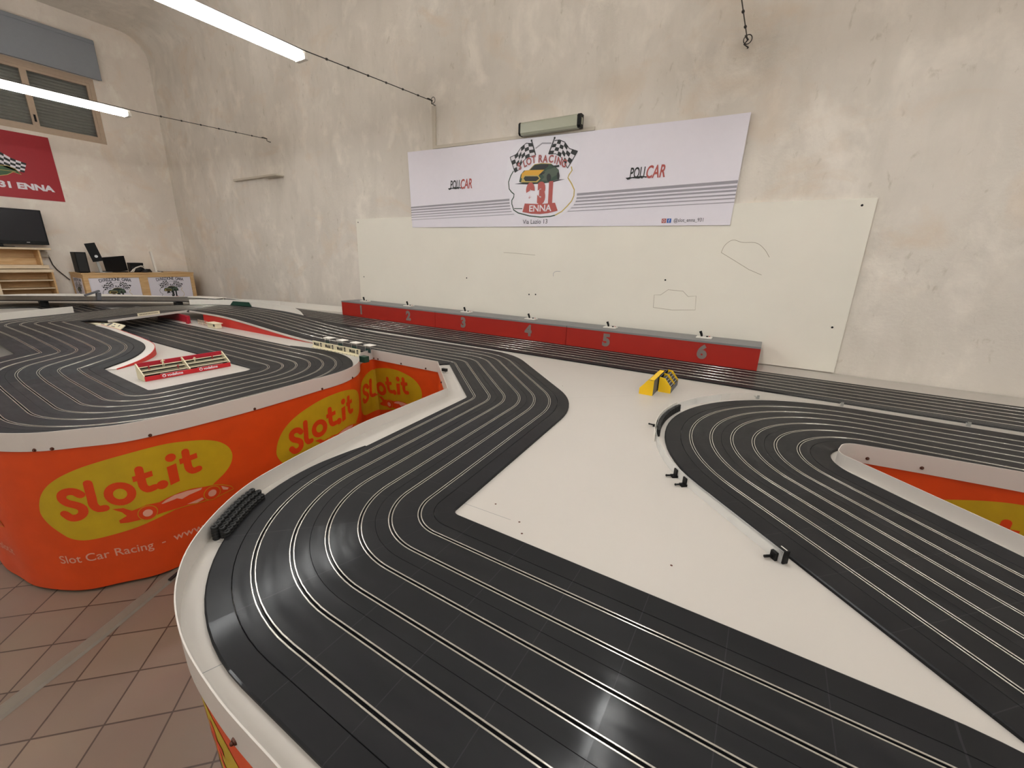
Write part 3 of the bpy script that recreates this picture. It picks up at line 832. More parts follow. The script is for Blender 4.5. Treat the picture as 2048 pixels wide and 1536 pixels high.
# ---------------------------------------------------------------- printed skirts
def skirt_fn(P, side, inset0=.004, inset1=.024, z0=.015, z1=.752):
    acc = [0.0]
    for a, b in zip(P[:-1], P[1:]): acc.append(acc[-1] + math.hypot(b[0] - a[0], b[1] - a[1]))
    n = len(P); N = []
    for i, p in enumerate(P):
        a = P[max(i - 1, 0)]; b = P[min(i + 1, n - 1)]; d = Vector((b[0] - a[0], b[1] - a[1])).normalized()
        nn = Vector((-d.y, d.x)) * side
        if 0 < i < n - 1:
            d1 = Vector((p[0] - a[0], p[1] - a[1])).normalized()
            nn = nn / max(.5, abs(Vector((-d1.y, d1.x)).dot(Vector((-d.y, d.x)))))
        N.append(nn)
    import bisect
    def f(s, z, lift=0.0):
        i = min(max(bisect.bisect_right(acc, s) - 1, 0), n - 2); t = (s - acc[i]) / max(1e-9, acc[i + 1] - acc[i])
        p = Vector(P[i]).lerp(Vector(P[i + 1]), t); nn = N[i].lerp(N[i + 1], t)
        k = (z1 - z) / (z1 - z0); ins = inset0 + (inset1 - inset0) * k
        wv = .0025 * math.sin(s * 9.0) * k + .0015 * math.sin(s * 23 + 2) * k
        q = p - nn * (ins - lift + wv); return Vector((q.x, q.y, z))
    return f, acc
def skirt(P, side, label):
    P = dedupe(P); f, acc = skirt_fn(P, side)
    root = empty('printed_skirt', (P[0][0], P[0][1], 0), label, 'banner', 'printed skirts hanging round the race table')
    ss = [k * .02 for k in range(int(acc[-1] / .02) + 1)] + [acc[-1]]; zs = [.015, .2, .4, .6, .752]
    vs = [f(s, z) for s in ss for z in zs]; vs2 = [f(s, z, -.0012) for s in ss for z in zs]; k = len(zs)
    fs = [(i * k + j, (i + 1) * k + j, (i + 1) * k + j + 1, i * k + j + 1) for i in range(len(ss) - 1) for j in range(k - 1)]
    mb = MB(); mb.add(vs, fs, M['orange'], True); mb.add(vs2, [tuple(reversed(q)) for q in fs], M['orange'], True)
    mb.build('fabric', None, root, world=True); return root, f, acc[-1]
BLOB = [(7.437, 0.488), (7.453, 0.526), (7.484, 0.569), (7.536, 0.611), (7.598, 0.641), (7.688, 0.668), (7.776, 0.687), (7.865, 0.696), (7.958, 0.693), (8.032, 0.679), (8.105, 0.657), (8.158, 0.626), (8.193, 0.582), (8.203, 0.534), (8.188, 0.487), (8.155, 0.449), (8.114, 0.421), (8.03, 0.372), (7.93, 0.343), (7.824, 0.322), (7.751, 0.305), (7.678, 0.291), (7.612, 0.284), (7.563, 0.287), (7.516, 0.306), (7.481, 0.343), (7.443, 0.397), (7.429, 0.443)]
def slot_logo(mp, parent, sh, lo=-1e9, hi=1e9, label=None):
    T = lambda P: [(a + sh, b) for a, b in P]
    blob = T(catmull(BLOB + [BLOB[0]], .02)[:-1])
    pr = Print(.02); pr.poly(blob, M['yellow'], 1); pr.build('yellow_patch', mp, parent, label='yellow egg-shaped print')
    pr = Print(.02); R_ = M['redprint']; wd = .050
    Sx = [(7.600, .522), (7.584, .540), (7.560, .545), (7.539, .534), (7.534, .511), (7.549, .489), (7.574, .474), (7.592, .454), (7.590, .428), (7.570, .411), (7.546, .412), (7.526, .436)]
    pr.poly(ribbon(T(catmull(Sx, .01)), .035), R_, 2)
    pr.poly(ribbon(T(catmull([(7.636, .572), (7.634, .50), (7.635, .452), (7.646, .436), (7.668, .436)], .012)), .033), R_, 2)
    c = (7.735, .497); pr.quads([(c[0] + sh + .042 * math.cos(2 * PI * k / 24), c[1] + .044 * math.sin(2 * PI * k / 24)) for k in range(24)], .033, R_, 2, True)
    def tt(x, y):
        pr.poly(ribbon(T(catmull([(x, y + .062), (x, y), (x + .003, y - .034), (x + .016, y - .050), (x + .040, y - .048)], .012)), .032), R_, 2)
        pr.poly(T([(x - .030, y + .004), (x - .030, y + .032), (x + .044, y + .040), (x + .044, y + .012)]), R_, 2.4)
    tt(7.822, .541); pr.poly(T(disc((7.892, .494), .023)), R_, 2)
    pr.poly(T([(7.922, .478), (7.960, .486), (7.960, .584), (7.922, .577)]), R_, 2); pr.poly(T(disc((7.944, .620), .021)), R_, 2)
    tt(8.004, .568)
    pr.build('lettering', mp, parent, label='red rounded lettering on the yellow print')
    pr = Print(.02)
    car = [(7.690, .425), (7.733, .424), (7.760, .402), (7.792, .409), (7.816, .416), (7.866, .410), (7.902, .420), (7.949, .427), (8.001, .426), (8.054, .413), (8.093, .404), (8.133, .386), (8.172, .358), (8.181, .338), (8.125, .331), (8.088, .326), (7.967, .340), (7.876, .346), (7.804, .343), (7.734, .340), (7.704, .343), (7.703, .362), (7.735, .379), (7.722, .400)]
    pr.poly(T(car), R_, 2); pr.quads(T(car), .003, M['yellow'], 3, True)
    pr.poly(T([(7.872, .397), (7.891, .409), (7.928, .42), (7.979, .421), (8.043, .411), (8.036, .402), (7.986, .396), (7.953, .386), (7.934, .399), (7.924, .397), (7.878, .394)]), M['pinkprint'], 3)
    for cx, cy, r in ((7.815, .371, .036), (8.081, .361, .036)):
        pr.poly(T(disc((cx, cy), r + .003)), M['yellow'], 3); pr.poly(T(disc((cx, cy), r)), R_, 4); pr.poly(T(disc((cx, cy), .019)), M['pinkprint'], 5)
    pr.poly(T([(7.968, .349), (8.034, .357), (8.041, .346), (8.009, .337)]), M['pinkprint'], 3)
    pr.poly(T([(8.126, .382), (8.159, .355), (8.152, .347), (8.132, .356)]), M['pinkprint'], 3)
    pr.build('racing_car_print', mp, parent, label='red print of a low racing car with pale wheels')
    pr = Print(.02); pr.text('Slot Car Racing  -  www.slot.it', (7.436 + sh, .172), .060, M['pinkprint'], 1, bold=.006, xs=.98)
    pr.build('lettering', mp, parent, label='pale slogan lettering under the yellow print')
P_ALL = RL + RM_[1:] + RF2[1:]
LL = 0
for a, b in zip(dedupe(P_ALL)[:-1], dedupe(P_ALL)[1:]): LL += math.hypot(b[0] - a[0], b[1] - a[1])
sk1, f1, L1 = skirt(RL + RM_[1:], -1, 'orange printed skirt with yellow patches round the left table and its notch')
for k in (-2, -1, 0, 1, 2): slot_logo(lambda u, v, l: f1(u, v, l), sk1, 1.008 * k)
sk2, f2, L2 = skirt(RF2, -1, 'orange printed skirt below the curved near table edge')
off = 9.689 + 1.401
for k in (4, 5, 6): slot_logo(lambda u, v, l: f2(u - off, v, l), sk2, 1.008 * k)
sk3, f3, L3 = skirt(HL, 1, 'red-orange skirt inside the narrow slot on the right')
# inner side of the slot: the art runs left to right for someone standing in the slot
slot_logo(lambda u, v, l: f3(3.3 - (u - 6.83), v, l), sk3, 0.0)
slot_logo(lambda u, v, l: f3(3.3 - (u - 6.83), v, l), sk3, 1.008)

# ---------------------------------------------------------------- suspended lamps and their wires
def lamp(x, y0, y1, z, label):
    """z = underside of the tubes"""
    root = empty('fluorescent_lamp', (x, (y0 + y1) / 2, z + .075), label, 'ceiling lamp', 'twin tube lamps slung from steel wires')
    L = (y1 - y0) / 2
    mb = MB()
    prof = [(-.030, 0), (.030, 0), (.034, -.030), (.022, -.052), (-.022, -.052), (-.034, -.030)]
    n = len(prof); vs = [(a, y, b) for y in (-L, L) for a, b in prof]
    mb.add(vs, [(i, (i + 1) % n, (i + 1) % n + n, i + n) for i in range(n)] + [tuple(range(n)), tuple(range(2 * n - 1, n - 1, -1))], M['white']); mb.build('housing', None, root)
    for sx in (-.046, .046):
        mb = MB(); mb.cyl((sx, -L + .035, -.052), (sx, L - .035, -.052), .014, n=14, m=M['tube'], caps=False); mb.build('tube', None, root)
    for sy in (-1, 1):
        mb = MB(); mb.box(-.064, .064, sy * (L - .018) - .018, sy * (L - .018) + .018, -.070, -.030, M['white']); mb.build('lamp_holder', None, root, bevel=.004)
    for sy in (-.55, .55):
        mb = MB(); mb.tube([(0, sy * L, 0), (0, sy * L, .014)], .0022, 6, M['steel']); mb.build('hanger', None, root)
    return root
lamp(-3.585, 1.0, 2.52, 3.085, 'lit twin tube lamp slung on a wire, nearer the long wall banner')
lamp(-6.84, .9, 2.42, 3.075, 'lit twin tube lamp slung on a wire in front of the window')
lamp(-.47, 1.0, 2.52, 3.085, 'lit twin tube lamp above the middle of the table, over the reflections')
lamp(2.75, 1.0, 2.52, 3.085, 'lit twin tube lamp above the right end of the room')
for x, l in ((-6.84, 'leftmost'), (-3.585, 'second from the left'), (-.47, 'third from the left'), (2.75, 'rightmost')):
    lamp(x, -2.2, -.68, 3.085, 'lit twin tube lamp of the rear row, %s on its wire' % l)
def wire(x0, z0, x1, z1, label, loop=True):
    """steel wire with the twisted supply flex from the long wall across the room"""
    root = empty('steel_wire', (x0, YB, z0), label, 'wire', 'steel wires that carry the lamps')
    pts = [(x0, YB - .05, z0), (x0 + (x1 - x0) * .4, 3.3, z0 + (z1 - z0) * .48), (x1, 2.52, z1), (x1, 1.75, z1 - .004), (x1, -.7, z1), (x1, -2.2, z1), (x0, YF + .02, z0)]
    mb = MB(); mb.tube(pts, .0042, 6, M['cable']); mb.build('strand', None, root, world=True)
    mb = MB()
    for k in range(1, 7):
        t = k / 7; a = Vector(pts[0]).lerp(Vector(pts[2]), t); mb.cyl(a + Vector((-.001, -.006, 0)), a + Vector((-.001, .006, .002)), .010, n=8, m=M['cable'])
    mb.build('cable_tie', None, root, world=True)
    mb = MB()
    ring = [(x0 + .028 * math.cos(t) , YB - .035, z0 + .012 + .030 * math.sin(t)) for t in [2 * PI * k / 20 for k in range(21)]]
    if loop: mb.tube(ring, .0035, 6, M['cable'])
    mb.tube([(x0, YB - .05, z0), (x0 - .02, YB - .045, z0 - .02), (x0 + .01, YB - .02, z0 - .035), (x0, YB + .01, z0 - .03)], .005, 6, M['cable'])
    mb.tube([(x0, YB - .13, z0), (x0 - .012, YB - .10, z0 + .012), (x0 + .004, YB - .05, z0 + .002)], .006, 6, M['cable'])
    mb.build('hook', None, root, world=True)
wire(-3.56, 3.25, -3.585, 3.176, 'dark lamp wire tied to a ring on the wall above the banner')
wire(-6.825, 3.222, -6.84, 3.166, 'thin dark lamp wire ending on the wall left of the banner', False)
wire(-.463, 3.20, -.47, 3.176, 'dark lamp wire hooked to the wall right of the wall lamp')
wire(2.75, 3.20, 2.75, 3.176, 'dark lamp wire over the right end of the room', False)

# ---------------------------------------------------------------- left wall window and shutter box
win = empty('window_1', (XL, 1.9, WZ0)); tag(win, kind='structure')
xf = XL - .06
mb = MB()
mb.box(xf - .03, xf + .05, WY0, WY1, WZ0, WZ0 + .06); mb.box(xf - .03, xf + .05, WY0, WY1, WZ1 - .08, WZ1)
mb.box(xf - .03, xf + .05, WY0, WY0 + .06, WZ0 + .06, WZ1 - .08); mb.box(xf - .03, xf + .05, WY1 - .06, WY1, WZ0 + .06, WZ1 - .08)
mb.mats = [M['winframe']]; mb.build('window_frame', None, win, world=True)
for a, b in ((WY0 + .06, 1.46), (1.50, 2.43), (2.43, WY1 - .06)):
    mb = MB(); w_ = .038
    mb.box(xf - .01, xf + .04, a, a + w_, WZ0 + .06, WZ1 - .08); mb.box(xf - .01, xf + .04, b - w_, b, WZ0 + .06, WZ1 - .08)
    mb.box(xf - .01, xf + .04, a + w_, b - w_, WZ0 + .06, WZ0 + .06 + w_); mb.box(xf - .01, xf + .04, a + w_, b - w_, WZ1 - .08 - w_, WZ1 - .08)
    mb.mats = [M['winframe']]; mb.build('sash', None, win, world=True)
    mb = MB(); mb.box(xf + .012, xf + .018, a + w_, b - w_, WZ0 + .06 + w_, WZ1 - .08 - w_, M['glass']); mb.build('pane', None, win, world=True)
mb = MB(); mb.obox((xf + .048, 2.43, 3.52), (0, 0, 1), .012, .006, .05, M['pcblack'], (1, 0, 0)); mb.build('window_handle', None, win, world=True)
mb = MB(); z = WZ0
while z < WZ1:
    mb.add([(XL - .16, WY0, z), (XL - .16, WY1, z), (XL - .145, WY1, z + .022), (XL - .145, WY0, z + .022), (XL - .16, WY1, z + .044), (XL - .16, WY0, z + .044)], [(0, 1, 2, 3), (3, 2, 4, 5)], M['shutter']); z += .046
mb.build('slatted_shutter', None, win, world=True)
mb = MB(); mb.box(XL - .21, XL - .205, WY0, WY1, WZ0, WZ1, M['black']); mb.build('night_backing', None, win, world=True)
sb = empty('shutter_box', (XL, 1.9, 4.28), 'long grey roller shutter box mounted over the window on the left wall', 'shutter box')
mb = MB(); mb.box(XL + .002, XL + .012 + .10, .45, 3.335, 4.30, 4.86, M['shbox']); mb.build('housing', None, sb, world=True, bevel=.01)
mb = MB(); mb.box(XL + .10, XL + .125, .46, 3.33, 4.285, 4.315, M['shbox']); mb.box(XL + .108, XL + .125, .46, 3.33, 4.80, 4.83, M['shbox']); mb.build('edge_lip', None, sb, world=True)

# ---------------------------------------------------------------- red poster on the left wall
def on_left(x): return lambda u, v, l: Vector((x + l, u, v))
po = empty('poster', (XL + .01, 1.6, 2.78), 'dark red club poster with chequered flags hung under the window', 'poster')
mb = MB(); mb.add([(XL + .008, .62, 2.31), (XL + .008, 2.524, 2.31), (XL + .008, 2.512, 3.262), (XL + .008, .62, 3.262), (XL + .002, .62, 2.31), (XL + .002, 2.524, 2.31), (XL + .002, 2.512, 3.262), (XL + .002, .62, 3.262)],
                  [(0, 1, 2, 3), (4, 7, 6, 5), (0, 4, 5, 1), (1, 5, 6, 2), (2, 6, 7, 3), (3, 7, 4, 0)], M['posterred']); mb.build('sheet', None, po, world=True)
pr = Print(); pr.text('SLOT RACING 931 ENNA', (2.42, 2.452), .120, M['inkwhite'], 1, bold=.05, align='RIGHT', xs=1.22, rot=.006)
pr.build('lettering', on_left(XL + .0085), po, gap=.0012)
pr = Print(); pr.flag([(1.72, 2.99), (1.90, 2.975), (2.05, 2.87), (2.19, 2.83)], [(1.70, 2.76), (1.86, 2.77), (2.02, 2.71), (2.14, 2.69)], 8, 5, M['inkwhite'], 1)
pr.flag([(1.72, 2.99), (1.90, 2.975), (2.05, 2.87), (2.19, 2.83)], [(1.70, 2.76), (1.86, 2.77), (2.02, 2.71), (2.14, 2.69)], 8, 5, M['inkblack'], 1, 1)
pr.build('chequered_flag', on_left(XL + .0085), po, gap=.0012); pr = Print()
pr.flag([(1.30, 2.99), (1.15, 2.975), (1.0, 2.87), (.86, 2.83)], [(1.32, 2.76), (1.18, 2.77), (1.04, 2.71), (.92, 2.69)], 8, 5, M['inkwhite'], 1)
pr.flag([(1.30, 2.99), (1.15, 2.975), (1.0, 2.87), (.86, 2.83)], [(1.32, 2.76), (1.18, 2.77), (1.04, 2.71), (.92, 2.69)], 8, 5, M['inkblack'], 1, 1)
pr.build('chequered_flag', on_left(XL + .0085), po, gap=.0012)
lf = [(1.75, 2.62), (1.85, 2.60), (1.95, 2.63), (2.02, 2.68), (2.10, 2.655), (2.06, 2.72), (1.98, 2.76), (1.88, 2.755), (1.78, 2.70)]
pr = Print(); pr.poly(lf, M['leaf'], 1); pr.quads(lf, .008, M['inkgold'], 2, True); pr.quads([(1.78, 2.66), (1.9, 2.69), (2.05, 2.69)], .006, M['inkgold'], 2)
pr.poly(disc((1.60, 2.78), .14, 24, .18), M['inkgreen'], 1); pr.build('leaf_print', on_left(XL + .0085), po, gap=.0012)

# ---------------------------------------------------------------- television on its bracket shelf
tv = empty('television', (XL + .2, 1.6, 1.565), 'flat black television standing on the pine wall shelf', 'television')
mb = MB(); mb.box(-.035, .015, -.50, .555, .045, .57, M['pcblack']); mb.build('body', None, tv, bevel=.006)
mb = MB(); mb.box(.0155, .018, -.48, .535, .10, .555, mat('dark_screen', (14, 15, 24), 0.18)); mb.build('screen', None, tv)
mb = MB(); mb.box(-.01, .005, .0, .06, .012, .045, M['pcblack']); mb.lathe([(.0001, .014), (.14, .010), (.15, .002), (.0001, .002)], (0, .03, 0), 24, M['pcblack']); mb.build('stand', None, tv)
mb = MB(); mb.box(.018, .019, .31, .345, .075, .082, M['silver']); mb.build('badge', None, tv)
sh = empty('wall_shelf', (XL, 1.4, 1.2), 'pine bracket shelf on the left wall under the television', 'shelf')
mb = MB(); mb.box(XL + .002, XL + .34, .75, 2.13, 1.535, 1.563, M['pinelight']); mb.build('board', None, sh, world=True, bevel=.003)
mb = MB(); mb.box(XL + .002, XL + .022, .80, 2.02, 1.30, 1.535, M['pine']); mb.box(XL + .022, XL + .05, .80, 2.0, 1.30, 1.41, M['pine']); mb.build('back_rail', None, sh, world=True)
mb = MB(); mb.box(XL + .022, XL + .30, 1.985, 2.005, 1.30, 1.535, M['pine']); mb.build('bracket', None, sh, world=True)
mb = MB(); mb.box(XL + .002, XL + .28, .75, 2.07, 1.245, 1.30, M['pinelight']); mb.build('lower_board', None, sh, world=True, bevel=.003)
mb = MB(); mb.box(XL + .002, XL + .06, 2.04, 2.14, 1.42, 1.50, M['conduit']); mb.build('socket_box', None, sh, world=True, label='pale socket box beside the shelf')
un = empty('shelving_unit', (XL, 1.8, 0), 'open pine shelving unit against the left wall below the television', 'shelves')
Y0, Y1, X1 = 1.40, 2.09, XL + .31
mb = MB(); mb.box(XL + .002, X1, Y0, Y0 + .09, 0, 1.19, M['pinelight']); mb.build('side_panel', None, un, world=True)
mb = MB(); mb.box(XL + .002, X1, Y1 - .022, Y1, 0, 1.19, M['pine']); mb.build('side_panel', None, un, world=True)
mb = MB(); mb.box(XL + .002, X1 + .01, Y0 - .01, Y1 + .01, 1.19, 1.235, M['pinelight']); mb.build('top', None, un, world=True)
mb = MB(); mb.box(XL + .002, XL + .012, Y0 + .09, Y1 - .022, 0, 1.19, M['pine']); mb.build('back_panel', None, un, world=True)
for z in (1.07, .945, .83, .60, .35, .08):
    mb = MB(); mb.box(XL + .012, X1 - .01, Y0 + .09, Y1 - .022, z - .014, z, M['pinelight']); mb.build('shelf', None, un, world=True)
ca = MB(); ca.tube([(XL + .03, 2.13, 1.50), (XL + .03, 2.15, 1.40), (XL + .03, 2.165, 1.30), (XL + .03, 2.20, 1.22), (XL + .03, 2.25, 1.15), (XL + .04, 2.32, 1.05)], .008, 8, M['cable'])
ca.build('power_cable', None, None, label='dark cable running down the left wall from the shelf to the desk', cat='cable')

# ---------------------------------------------------------------- race direction desk
def club_logo(pr, T, layer=1, full=True, mono=False):
    """chequered flags, sports car and province outline; T maps design coordinates"""
    K = M['inkblack']
    A = ART
    g = lambda k: [T(p) for p in A[k]]
    q = T((0, 0)); wsc = abs(T((1, 0))[0] - q[0])
    for side, first in (('L', 0), ('R', 1)):
        pr.poly([*g('flag%s_top' % side), *reversed(g('flag%s_bot' % side))], M['inkwhite'], layer)
        pr.flag(g('flag%s_top' % side), g('flag%s_bot' % side), 6, 4, K, layer + 1, first)
        pr.quads(g('flag%s_top' % side), .007 * wsc, K, layer + 2); pr.quads(g('flag%s_bot' % side), .006 * wsc, K, layer + 2)
        pr.quads([g('flag%s_top' % side)[-1], g('flag%s_bot' % side)[-1]], .008 * wsc, K, layer + 2)
        pr.quads(g('pole' + side), .011 * wsc, K, layer + 3); pr.poly(disc(g('pole' + side)[0], .010 * wsc, 10), K, layer + 3)
    pr.quads(g('outg'), .011 * wsc, M['inkgreen'], layer); pr.quads(g('outg2'), .008 * wsc, M['inkgreen'], layer)
    pr.quads(g('outy'), .011 * wsc, M['inkgold'], layer); pr.quads(g('outt'), .012 * wsc, M['inkgrey'], layer)
    pr.poly(g('shadow'), K, layer); pr.poly(g('body'), M['inkgreen'], layer + 1); pr.poly(g('side'), M['inkolive'], layer + 2)
    pr.poly(g('hood'), M['inkolive'] if mono else M['inkamber'], layer + 2); pr.quads(g('body')[4:8], .006 * wsc, M['inkgold'], layer + 3)
    pr.poly(g('glass'), K, layer + 3); pr.poly(g('grille_o'), M['inkgold'], layer + 3); pr.poly(g('grille'), K, layer + 4)
    pr.poly(g('wheel1'), K, layer + 4); pr.poly(g('wheel2'), K, layer + 4); pr.poly(g('spoiler'), K, layer + 4); pr.poly(g('head'), K, layer + 4)
    rots = [.42, .34, .26, .12, .02, -.04, -.10, -.16, -.24, -.34]
    for ch, p, r in zip('SLOTRACING', A['slotracing'], rots):
        sz = .083 * wsc; c = T(p)
        pr.text(ch, (c[0] + sz * .36 * math.sin(r), c[1] - sz * .36 * math.cos(r)), sz * (1.25 if mono else 1.12), M['inkdark'] if mono else M['inkredtext'], layer + 4, bold=.03, align='CENTER', xs=.80, rot=r)
    if full:
        for ch, cx in zip('931', (-2.276, -2.148, -2.046)):
            c = T((cx, 2.158)); pr.text(ch, c, .245 * wsc, M['inkblack'] if mono else M['inkred'], layer + 2, bold=.085, align='CENTER', xs=.70)
        pr.poly(g('ribbon'), M['inkred'], layer + 2)
        pr.text('ENNA', T((-2.158, 2.070)), .086 * wsc, M['inkwhite'], layer + 3, bold=.020, align='CENTER', xs=1.1, rot=-.01)
ART = {
'flagL_top':[(-2.279,2.702),(-2.344,2.712),(-2.404,2.678),(-2.455,2.621),(-2.531,2.6)],
'flagL_bot':[(-2.235,2.594),(-2.33,2.582),(-2.389,2.539),(-2.421,2.476),(-2.467,2.454)],
'poleL':[(-2.285,2.729),(-2.232,2.594)],
'flagR_top':[(-2.031,2.703),(-1.979,2.704),(-1.922,2.679),(-1.871,2.619),(-1.784,2.589)],
'flagR_bot':[(-2.089,2.591),(-2.015,2.588),(-1.957,2.556),(-1.909,2.5),(-1.878,2.45)],
'poleR':[(-2.032,2.726),(-2.089,2.591)],
'shadow':[(-2.472,2.345),(-2.355,2.352),(-2.086,2.335),(-1.964,2.355),(-1.898,2.356),(-2.02,2.336),(-2.154,2.329),(-2.31,2.331)],
'body':[(-2.414,2.362),(-2.41,2.38),(-2.398,2.428),(-2.36,2.464),(-2.298,2.464),(-2.24,2.51),(-2.164,2.515),(-2.055,2.502),(-2.008,2.473),(-1.97,2.442),(-1.961,2.398),(-1.96,2.358),(-2.086,2.335),(-2.391,2.352)],
'hood':[(-2.392,2.393),(-2.385,2.435),(-2.346,2.463),(-2.281,2.462),(-2.127,2.454),(-2.159,2.432),(-2.192,2.404),(-2.344,2.416),(-2.367,2.391)],
'glass':[(-2.29,2.466),(-2.229,2.506),(-2.083,2.499),(-2.087,2.481),(-2.127,2.457)],
'grille':[(-2.361,2.389),(-2.344,2.409),(-2.2,2.399),(-2.179,2.377),(-2.215,2.355),(-2.338,2.363)],
'grille_o':[(-2.379,2.391),(-2.353,2.42),(-2.192,2.409),(-2.165,2.376),(-2.201,2.344),(-2.391,2.356)],
'side':[(-2.158,2.419),(-2.093,2.455),(-2.052,2.458),(-2.012,2.468),(-1.973,2.439),(-1.971,2.405),(-2.039,2.376),(-2.046,2.356),(-2.087,2.352),(-2.155,2.357),(-2.123,2.389)],
'wheel1':[(-2.047,2.377),(-2.049,2.358),(-2.058,2.345),(-2.07,2.341),(-2.083,2.347),(-2.093,2.361),(-2.097,2.38),(-2.095,2.399),(-2.087,2.412),(-2.074,2.416),(-2.062,2.41),(-2.052,2.396)],
'wheel2':[(-1.957,2.388),(-1.958,2.371),(-1.962,2.359),(-1.969,2.355),(-1.977,2.36),(-1.983,2.373),(-1.986,2.39),(-1.986,2.406),(-1.981,2.418),(-1.974,2.422),(-1.966,2.417),(-1.96,2.405)],
'spoiler':[(-2.045,2.483),(-1.968,2.486),(-1.966,2.468),(-2.007,2.465),(-2.016,2.475),(-2.043,2.476)],
'head':[(-2.184,2.413),(-2.159,2.429),(-2.117,2.433),(-2.125,2.42),(-2.158,2.408)],
'ribbon':[(-2.338,2.151),(-2.161,2.138),(-1.991,2.145),(-1.957,2.07),(-2.061,2.05),(-2.156,2.043),(-2.253,2.049),(-2.364,2.069)],
'outg':[(-2.486,2.47),(-2.521,2.423),(-2.545,2.367),(-2.535,2.301),(-2.507,2.271),(-2.473,2.247),(-2.477,2.218),(-2.499,2.19),(-2.498,2.153),(-2.473,2.093),(-2.416,2.062),(-2.278,2.029),(-2.145,2.014),(-2.034,2.018),(-1.984,2.028)],
'outg2':[(-2.469,2.106),(-2.367,2.102)],
'outy':[(-1.984,2.028),(-1.912,2.061),(-1.858,2.108),(-1.813,2.154),(-1.793,2.2),(-1.793,2.254),(-1.825,2.309),(-1.868,2.365),(-1.858,2.391),(-1.829,2.428),(-1.84,2.462)],
'outt':[(-2.238,2.655),(-2.165,2.694),(-2.066,2.685)],
'slotracing':[(-2.413,2.506),(-2.353,2.526),(-2.306,2.543),(-2.251,2.555),(-2.178,2.556),(-2.122,2.549),(-2.059,2.545),(-2.012,2.535),(-1.968,2.518),(-1.915,2.494)],
't931':[(-2.279,2.245),(-2.149,2.242),(-2.043,2.238),(-2.336,2.329),(-2.329,2.161),(-2.009,2.155)],
'enna':[(-2.305,2.066),(-2.012,2.068),(-2.308,2.128),(-2.015,2.128)],
}
desk = empty('race_direction_desk', (-9.95, 3.12, 0), 'tall pine counter with white club posters against the left wall', 'desk', )
DX0, DX1, DY0, DY1, DZ = -10.27, -9.65, 2.335, 3.91, 1.165
mb = MB(); mb.box(DX0, DX1 + .01, DY0 - .01, DY1 + .01, DZ, DZ + .020, M['pine']); mb.build('top', None, desk, world=True, bevel=.003)
mb = MB()
mb.box(DX1 - .02, DX1, DY0, DY1, 1.105, DZ, M['pine'])
for a, b in ((DY0, 2.395), (3.065, 3.185), (3.85, DY1)): mb.box(DX1 - .02, DX1, a, b, 0, 1.105, M['pine'])
mb.box(DX1 - .02, DX1, 2.395, 3.065, 0, .12, M['pine']); mb.box(DX1 - .02, DX1, 3.185, 3.85, 0, .12, M['pine'])
mb.build('front_frame', None, desk, world=True, bevel=.002)
mb = MB(); mb.box(DX0, DX1 - .02, DY0, DY0 + .018, 0, DZ, M['pine']); mb.build('side_panel', None, desk, world=True)
mb = MB(); mb.box(DX0, DX1 - .02, DY1 - .018, DY1, 0, DZ, M['pine']); mb.build('side_panel', None, desk, world=True)
mb = MB(); mb.box(DX1 - .016, DX1 - .010, 2.397, 3.063, .122, 1.103, M['posterwhite']); mb.build('poster_panel', None, desk, world=True)
mb = MB(); mb.box(DX1 - .016, DX1 - .010, 3.187, 3.848, .122, 1.103, M['posterwhite']); mb.build('poster_panel', None, desk, world=True)
mb = MB(); mb.box(-10.16, -9.74, DY0 - .004, DY0 - .001, .12, 1.10, M['posterwhite']); mb.build('poster_panel', None, desk, world=True)
def arc_text(pr, body, cx, cz, rad, size, m, layer, spread):
    n = len(body)
    for i, ch in enumerate(body):
        if ch == ' ': continue
        a = (i - (n - 1) / 2) / ((n - 1) / 2) * spread
        pr.text(ch, (cx + rad * math.sin(a), cz - rad * (1 - math.cos(a))), size, m, layer, bold=.02, align='CENTER', xs=.85, rot=-a)
for c, mp, k in ((2.735, on_left(DX1 - .0098), .52), (3.52, on_left(DX1 - .0098), .50), (-9.95, (lambda u, v, l: Vector((u, DY0 - .0042 - l, v))), .42)):
    pr = Print(); T = lambda p, c=c, k=k: (c + (p[0] + 2.16) * k, 1.045 + (p[1] - 2.729) * k)
    club_logo(pr, T, 1, mono=True)
    arc_text(pr, 'DIREZIONE GARA', c, 1.055, .95, .072 if k > .45 else .06, M['inkdark'], 1, .20 if k > .45 else .17)
    pr.build('club_print', mp, desk, gap=.0004)

# things standing on the desk
DT = DZ + .0205
def desk_thing(name, loc, label, cat): return empty(name, loc, label, cat)
o = desk_thing('computer_tower', (-9.95, 2.41, DT), 'black computer case at the left end of the counter', 'computer')
mb = MB(); mb.box(-.05, .16, -.070, .070, .006, .33, M['pcblack']); mb.build('case', None, o, bevel=.006)
mb = MB(); mb.box(.1605, .163, -.055, .055, .02, .315, M['black']); mb.build('front_grille', None, o)
for sx in (-.03, .13): 
    mb = MB(); mb.box(sx - .015, sx + .015, -.05, .05, 0, .006, M['blackrub']); mb.build('foot', None, o)
o = desk_thing('monitor', (-9.95, 2.66, DT), 'monitor turned sideways on a silver stand beside the computer case', 'monitor')
mb = MB(); mb.lathe([(.0001, .010), (.11, .008), (.115, .0), (.0001, .0)], (0, .03, 0), 24, M['silver']); mb.build('base', None, o)
mb = MB(); mb.obox((0, -.02, .155), (0, -.10, 1), .018, .012, .15, M['silver'], (1, 0, 0)); mb.build('stand', None, o)
mb = MB(); mb.obox((.03, -.045, .33), (0.0, -.20, 1), .068, .012, .150, M['pcblack'], (1, -.25, 0)); mb.build('screen', None, o, bevel=.004)
mb = MB(); mb.cyl((.045, -.03, .265), (.052, -.032, .265), .022, n=18, m=M['silver']); mb.build('badge', None, o)
